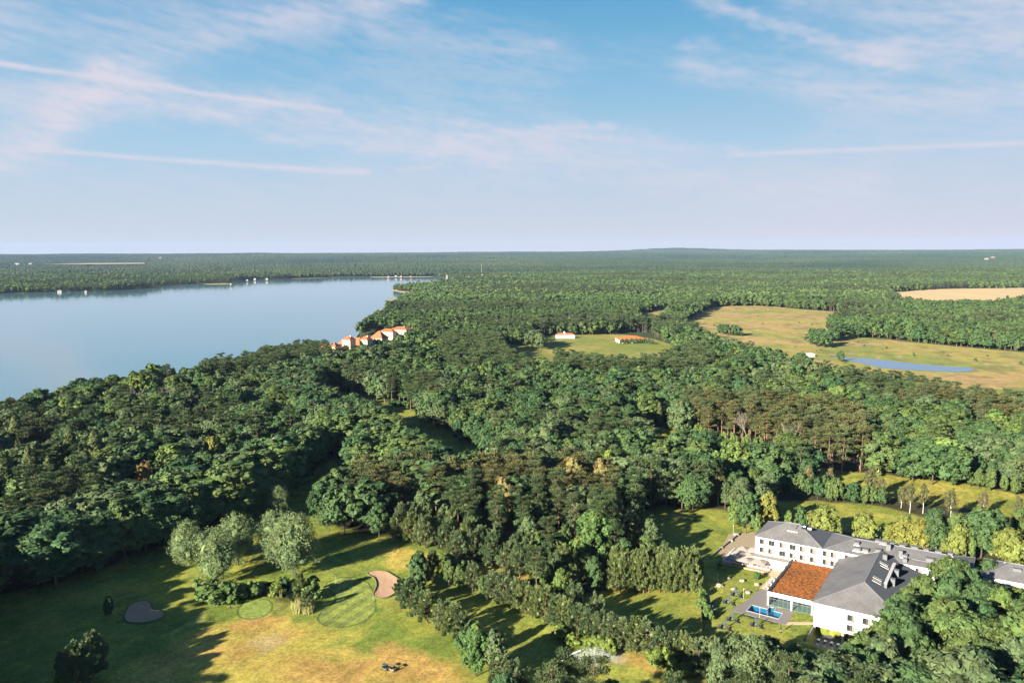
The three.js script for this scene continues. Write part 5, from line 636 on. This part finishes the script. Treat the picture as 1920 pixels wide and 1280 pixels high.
for (const [px, py, w, label] of [[111, 545, 14, 'white boathouse with pale roof on the far bank'], [127, 544, 14, 'white boathouse beside the first on the far bank'], [160, 545.5, 8, 'small pale boathouse on the far bank']]) house('boathouse', label, 'boathouse', px, py, -1, w * 0.7, 7, 4, 2.4, 0.3, { wall: CAP, roof: mat(0.25, 0.24, 0.25, 0.9), n: 3, floors: 1, group: 'boathouses' });
{ const r = mulberry(5), spots = [[742, 515.5], [752, 516], [728, 516.5], [770, 516], [478, 521], [463, 523], [500, 521], [432, 530.5], [853, 519.5], [862, 521], [878, 518], [890, 519], [930, 517.5], [945, 517], [958, 518], [1018, 514], [1040, 516.5], [1048, 516], [838, 515], [904, 514], [30, 497], [34, 497.5], [57, 497], [1850, 488.5], [1862, 487], [300, 489.5]];
  spots.forEach(([px, py], i) => { const big = py < 500, [x, z] = gp(px, py, 17), s = big ? Math.hypot(x, z) / 2600 : 1; house('far_house', i < 4 ? 'white house at the harbour on the head of the lake' : i < 8 ? 'pale house on the wooded far bank of the lake' : big ? 'pale barn far off on the wooded plain' : 'pale house of the village beyond the lake', big ? 'barn' : 'house', 0, 0, land(x, z), (5.5 + r() * 5) * s, 7 * s, i < 8 ? 4.5 : 13.5 + (big ? 8 : 0), 3.5, (r() - 0.5) * 0.6, { at: i < 8 ? gp(px, py + 2, 5) : [x, z], wall: mat(0.2, 0.195, 0.185, 0.9), roof: r() > 0.5 ? mat(0.45, 0.2, 0.12, 0.9) : CAP, n: 2, floors: 1, group: i < 4 ? 'harbour houses' : i < 8 ? 'houses on the far bank' : big ? 'far barns' : 'village houses' }); }); }
{ const [x, z] = gp(903, 508, 22), o = thing('radio_mast', 'thin pale radio mast above the village', 'mast', x, land(x, z), z); part('shaft', cyl(0.6, 0.3, 52, 0, 0, 0, 6), CAP, o); part('platform', cyl(1, 1, 1.2, 0, 44, 0, 8), CAP, o); }
// reeds at the pond and along the far bank
{ const r = mulberry(31), L = new Leafage(3), spots = []; for (let i = 0; i < 60; i++) { const [x, z] = gp(552 + r() * 34, 1128 + r() * 24); spots.push([x, z]); } for (let i = 0; i < 26; i++) { const [x, z] = gp(505 + r() * 22, 1108 + r() * 8); spots.push([x, z]); }
  for (const [x, z] of spots) for (let k = 0; k < 26; k++) { const a = x + (r() - 0.5) * 1.6, b = z + (r() - 0.5) * 1.6, t = 0.8 + r() * 0.4; L.upright(a, knoll(a, b), b, (r() - 0.5) * 0.5, 1, (r() - 0.5) * 0.5, 1.6 + r() * 1.1, 0.07, [0.3 * t, 0.29 * t, 0.11 * t]); } const m = shade(new THREE.Mesh(L.geometry(), woodMat)); stuff('reeds', m, 'pale reeds round the end of the pond'); }

// ---------------------------------------------------------------- trees: the ones that can be picked out stand as things, the rest is wood
const places = [[430, 1040, 'among the willows by the pond'], [100, 1060, 'at the wood edge above the shaded fairway'], [60, 960, 'among the upright poplars'], [200, 930, 'in the wood between poplars and willows'], [330, 930, 'in the dense wood behind the willows'], [330, 850, 'in the wood near the half-hidden white house'], [500, 840, 'beside the half-hidden white house'], [120, 830, 'in the wood below the lime green trees'], [270, 780, 'near the bare dead trunks'], [150, 740, 'in the lakeside wood below the lime green trees'], [450, 720, 'in the wood between the lake and the bare trunks'], [400, 680, 'on the lake shore'], [620, 900, 'along the streaked shady fairway'], [690, 840, 'between the two shaded fairways'], [760, 960, 'in the brown pine stand above the striped green'], [700, 1000, 'in the thicket above the striped green'], [760, 800, 'along the dark central fairway'], [900, 870, 'at the end of the dark central fairway'], [650, 740, 'in the pine stand at the head of the central fairway'], [690, 680, 'below the orange-roofed resort'], [850, 740, 'in the wood between resort and central fairway'], [950, 800, 'in the broad wood beyond the central fairway'], [1000, 960, 'in the tall brown pine stand'], [900, 1030, 'in the thicket behind the burnt strip'], [1040, 1040, 'between the pine stand and the even young pines'], [1180, 960, 'at the dark wood edge above the hotel lawn'], [1120, 850, 'in the broad wood above the shaded lawn'], [1250, 900, 'between the ribbon fairway and the hotel lawn'], [1350, 930, 'along the near side of the ribbon fairway'], [1330, 800, 'in the pine wood above the ribbon fairway'], [1500, 850, 'in the pine wood beside the pale dead tree'], [1640, 840, 'around the pale dead tree'], [1740, 880, 'in the round-topped clump beyond the ribbon fairway'], [1880, 870, 'beyond the bright end of the ribbon fairway'], [1560, 930, 'along the birches behind the hotel'], [1850, 990, 'behind the second hotel building'], [1100, 720, 'in the wood below the driving range'], [1350, 700, 'in the wood between driving range and links'], [1650, 760, 'in the wood below the links pond'], [1850, 790, 'in the wood edge below the dry links'], [1400, 1260, 'at the fringe of the grove below the pool lawn'], [1680, 1230, 'at the fringe of the grove beside the spa roof'], [1880, 1180, 'in the grove beside the second hotel building'], [1200, 1250, 'behind the long pine row'], [1260, 1090, 'beside the even pine stand at the hotel lawn']];
const treeWords = { broadleaf: 'broadleaf tree', pine: 'tall bare-stemmed pine', young_pine: 'bushy young pine', willow: 'willow', poplar: 'poplar', birch: 'birch', linden: 'linden', shrub: 'bush' }, categories = { young_pine: 'pine', broadleaf: 'tree', shrub: 'bush' };
const treeNames = { broadleaf: 'broadleaf_tree', pine: 'pine_tree', young_pine: 'young_pine_tree', willow: 'willow_tree', poplar: 'poplar_tree', birch: 'birch_tree', linden: 'linden_tree', shrub: 'bush' };
for (const t of trees) { const h = t.s * SPECIES[t.sp].h, a = proj(t.x, t.y + h * 0.8, t.z); t.px = a[0]; t.py = a[1]; t.d = a[2]; t.hgt = h; t.size = h * F / a[2]; t.seen = a[0] > -10 && a[0] < 1930 && a[1] < 1288; }
const caps = { broadleaf: 290, pine: 205, young_pine: 140, shrub: 120, birch: 36, poplar: 26 }, picked = new Set();
for (const sp of Object.keys(SPECIES)) trees.filter(t => t.sp === sp && t.seen).sort((a, b) => (b.mark ? 1e4 : 0) + b.size - (a.mark ? 1e4 : 0) - a.size).slice(0, caps[sp] ?? 300).forEach(t => picked.add(t));
let nearTris = 0;
for (const t of picked) {
  const S = SPECIES[t.sp], mid = S.midG.length && (t.d > ({ broadleaf: 285, pine: 320, young_pine: 320, shrub: 290 })[t.sp]), G = mid ? S.midG : S.nearG, v = G[t.v % G.length];
  const foot = proj(t.x, t.y, t.z); let best = 1e9, where = ''; for (const p of places) { const q = Math.hypot(foot[0] - p[0], (foot[1] - p[1]) * 1.6); if (q < best) { best = q; where = p[2]; } }
  const size = t.hgt > S.h * 1.08 ? 'tall ' : t.hgt < S.h * 0.8 ? 'small ' : '', shape = t.w / t.s > 1.12 ? 'broad ' : t.w / t.s < 0.95 ? 'narrow ' : '', label = t.label ?? `${t.sp === 'pine' ? '' : size}${shape}${t.tint[3] ?? ''} ${treeWords[t.sp]} ${where}`;
  const g = thing(treeNames[t.sp], label, categories[t.sp] ?? t.sp, t.x, t.y, t.z, t.turn, t.group ?? (t.label ? undefined : 'trees of the woods'));
  g.scale.set(t.w, t.s, t.w); part('trunk', v.trunk, S.barkM, g); part('crown', v.crown, leafMat(S.leaf.map((c, i) => c * t.tint[i])), g); nearTris += v.crown.attributes.position.count / 3 + v.trunk.attributes.position.count / 3;
}
console.log('picked', picked.size, 'of', trees.length, 'triangles', nearTris);
const wood = new THREE.Group(); stuff('forest', wood, 'thick mixed forest of broadleaf trees and pines');
const Q4 = new THREE.Quaternion(), UPV = new THREE.Vector3(0, 1, 0);
function scatter(name, geo, list, parent = wood) {   // list: x, y, z, turn, width, height, tint
  if (!list.length) return; const m = new THREE.InstancedMesh(geo, woodMat, list.length), c = new THREE.Color(); m.name = name; m.castShadow = m.receiveShadow = true;
  list.forEach((t, i) => { Q4.setFromAxisAngle(UPV, t[3]); M4.compose(new THREE.Vector3(t[0], t[1], t[2]), Q4, new THREE.Vector3(t[4], t[5], t[4])); m.setMatrixAt(i, M4); m.setColorAt(i, c.setRGB(...t[6])); }); parent.add(m);
}
const gentle = (t, k = 0.12) => { const v = 1 + (rnd() - 0.5) * 2 * k; return [t[0] * v, t[1] * v, t[2] * v]; };
for (const [sp, S] of Object.entries(SPECIES)) { const G = S.midG.length ? S.midG : S.nearG, rest = trees.filter(t => t.sp === sp && !picked.has(t)); for (const [list, H0, H1] of [[S.nearG, -1e9, 560], [G, 560, 1e9]]) list.forEach((v, k) => scatter(treeNames[sp] + '_mass', whole(v, S.leaf, S.bark), rest.filter(t => t.d > H0 && t.d <= H1 && t.v % list.length === k).map(t => [t.x, t.y, t.z, t.turn, t.w, t.s, gentle(t.tint)]))); }
// woods beyond, ring by ring with plainer trees
{
  const far = { b: [1, 2, 3].map(k => whole(broadleaf(900 + k, { h: 17, rx: 5.4, low: 0.12, lobes: 9, q: 330, s: 1.5, limbs: 0, pointed: [0, 0.25, 0.1][k - 1] }), SPECIES.broadleaf.leaf, SPECIES.broadleaf.bark)), p: [1, 2].map(k => whole(pine(920 + k, { q: 260, s: 1.2, clumps: 9, low: [0.5, 0.35][k - 1], rx: 3.3 }), SPECIES.pine.leaf, SPECIES.pine.bark)) };
  const plain = { b: [1, 2].map(k => whole(broadleaf(940 + k, { h: 17, rx: 6, low: 0.08, lobes: 6, q: 70, s: 2.4, limbs: 0 }), SPECIES.broadleaf.leaf, SPECIES.broadleaf.bark)), p: [1, 2].map(k => whole(pine(960 + k, { q: 60, s: 2.2, clumps: 7, low: 0.4, rx: 3.8 }), SPECIES.pine.leaf, SPECIES.pine.bark)) };
  const bins = {}; const add = (set, k, v, row) => (bins[set + k + v] ??= { g: (set === 'far' ? far : plain)[k][v], l: [] }).l.push(row);
  let zz = -900;
  while (zz > -3300) { const step = lerp(7.6, 12.5, sstep(900, 2600, -zz)); zz -= step * 0.9; const half = -zz * 0.74;
    for (let xx = -half; xx < half; xx += step) { const x = xx + (rnd() - 0.5) * step * 0.85, z = zz + (rnd() - 0.5) * step * 0.85, a = rnd(), b = rnd(), c = rnd(), e = rnd(); if (Math.abs(x) > -z * 0.7 + 60 || open(x, z, 2)) continue;
      const blob = fbm(x / 210 + 3, z / 150, 3), stand = fbm(x / 90 + 50, z / 90, 2), isP = a < sstep(-0.1, 0.35, blob + (-z > 1700 ? 0.12 : 0)) * 0.8, set = -z < 1500 ? 'far' : 'plain', hgt = (isP ? 15 + b * 5 : 12.5 + b * 6.5) * (1 + stand * 0.5), v = Math.floor(c * (set === 'far' ? (isP ? 2 : 3) : 2));
      if (e < 0.06) continue; const k = isP ? [0.56 + b * 0.24, 0.68 + b * 0.16, 0.84] : blob < -0.12 ? [0.88 + e * 0.34, 0.88 + e * 0.2, 0.9] : [1.05 + e * 0.4, 0.95 + e * 0.25, 1];  // far pine tint painted darker and bluer, standing in for shade and haze
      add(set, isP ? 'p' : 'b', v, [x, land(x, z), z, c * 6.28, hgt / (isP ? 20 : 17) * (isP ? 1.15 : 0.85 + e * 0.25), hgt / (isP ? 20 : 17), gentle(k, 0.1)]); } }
  for (const b of Object.values(bins)) scatter('distant_trees', b.g, b.l);
  // blocks of woodland out to the horizon
  const shadedLeaf = [0, 1, 2].map(i => SPECIES.pine.leaf[i] * [0.42, 0.5, 0.62][i]);   // crown self-shadow and distant blue painted into the pine leaf colour
  const block = seed => { const L = new Leafage(seed), n = 15; for (let i = 0; i < n; i++) for (let j = 0; j < n; j++) { const x = (i + L.r()) / n * 150 - 75, z = (j + L.r()) / n * 150 - 75, h = 11 + L.r() * 8, t = L.tint(0.22), w = 4.2 + L.r() * 2.2; L.core(x, h * 0.62, z, w, h * 0.42, w, [shadedLeaf[0] * t[0], shadedLeaf[1] * t[1], shadedLeaf[2] * t[2]], 0, 0.3); } return L.geometry(); };
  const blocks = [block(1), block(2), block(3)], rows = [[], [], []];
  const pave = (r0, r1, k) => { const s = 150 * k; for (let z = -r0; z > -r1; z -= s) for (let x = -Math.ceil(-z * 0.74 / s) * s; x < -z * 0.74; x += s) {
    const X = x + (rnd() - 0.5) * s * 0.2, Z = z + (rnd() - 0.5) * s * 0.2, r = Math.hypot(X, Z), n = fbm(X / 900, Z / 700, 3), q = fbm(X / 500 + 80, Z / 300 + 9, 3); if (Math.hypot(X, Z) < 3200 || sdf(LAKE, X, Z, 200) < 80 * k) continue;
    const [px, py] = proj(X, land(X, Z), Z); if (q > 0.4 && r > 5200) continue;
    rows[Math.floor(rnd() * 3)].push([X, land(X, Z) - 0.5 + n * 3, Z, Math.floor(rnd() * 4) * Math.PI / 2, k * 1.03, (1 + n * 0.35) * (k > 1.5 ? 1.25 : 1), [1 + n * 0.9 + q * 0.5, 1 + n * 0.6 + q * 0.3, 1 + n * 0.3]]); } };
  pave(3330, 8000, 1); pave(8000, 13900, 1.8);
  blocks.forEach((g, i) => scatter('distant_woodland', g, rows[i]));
  console.log('far', Object.values(bins).reduce((s, b) => s + b.l.length, 0), rows.map(r => r.length));
}
renderer.render(scene, camera);
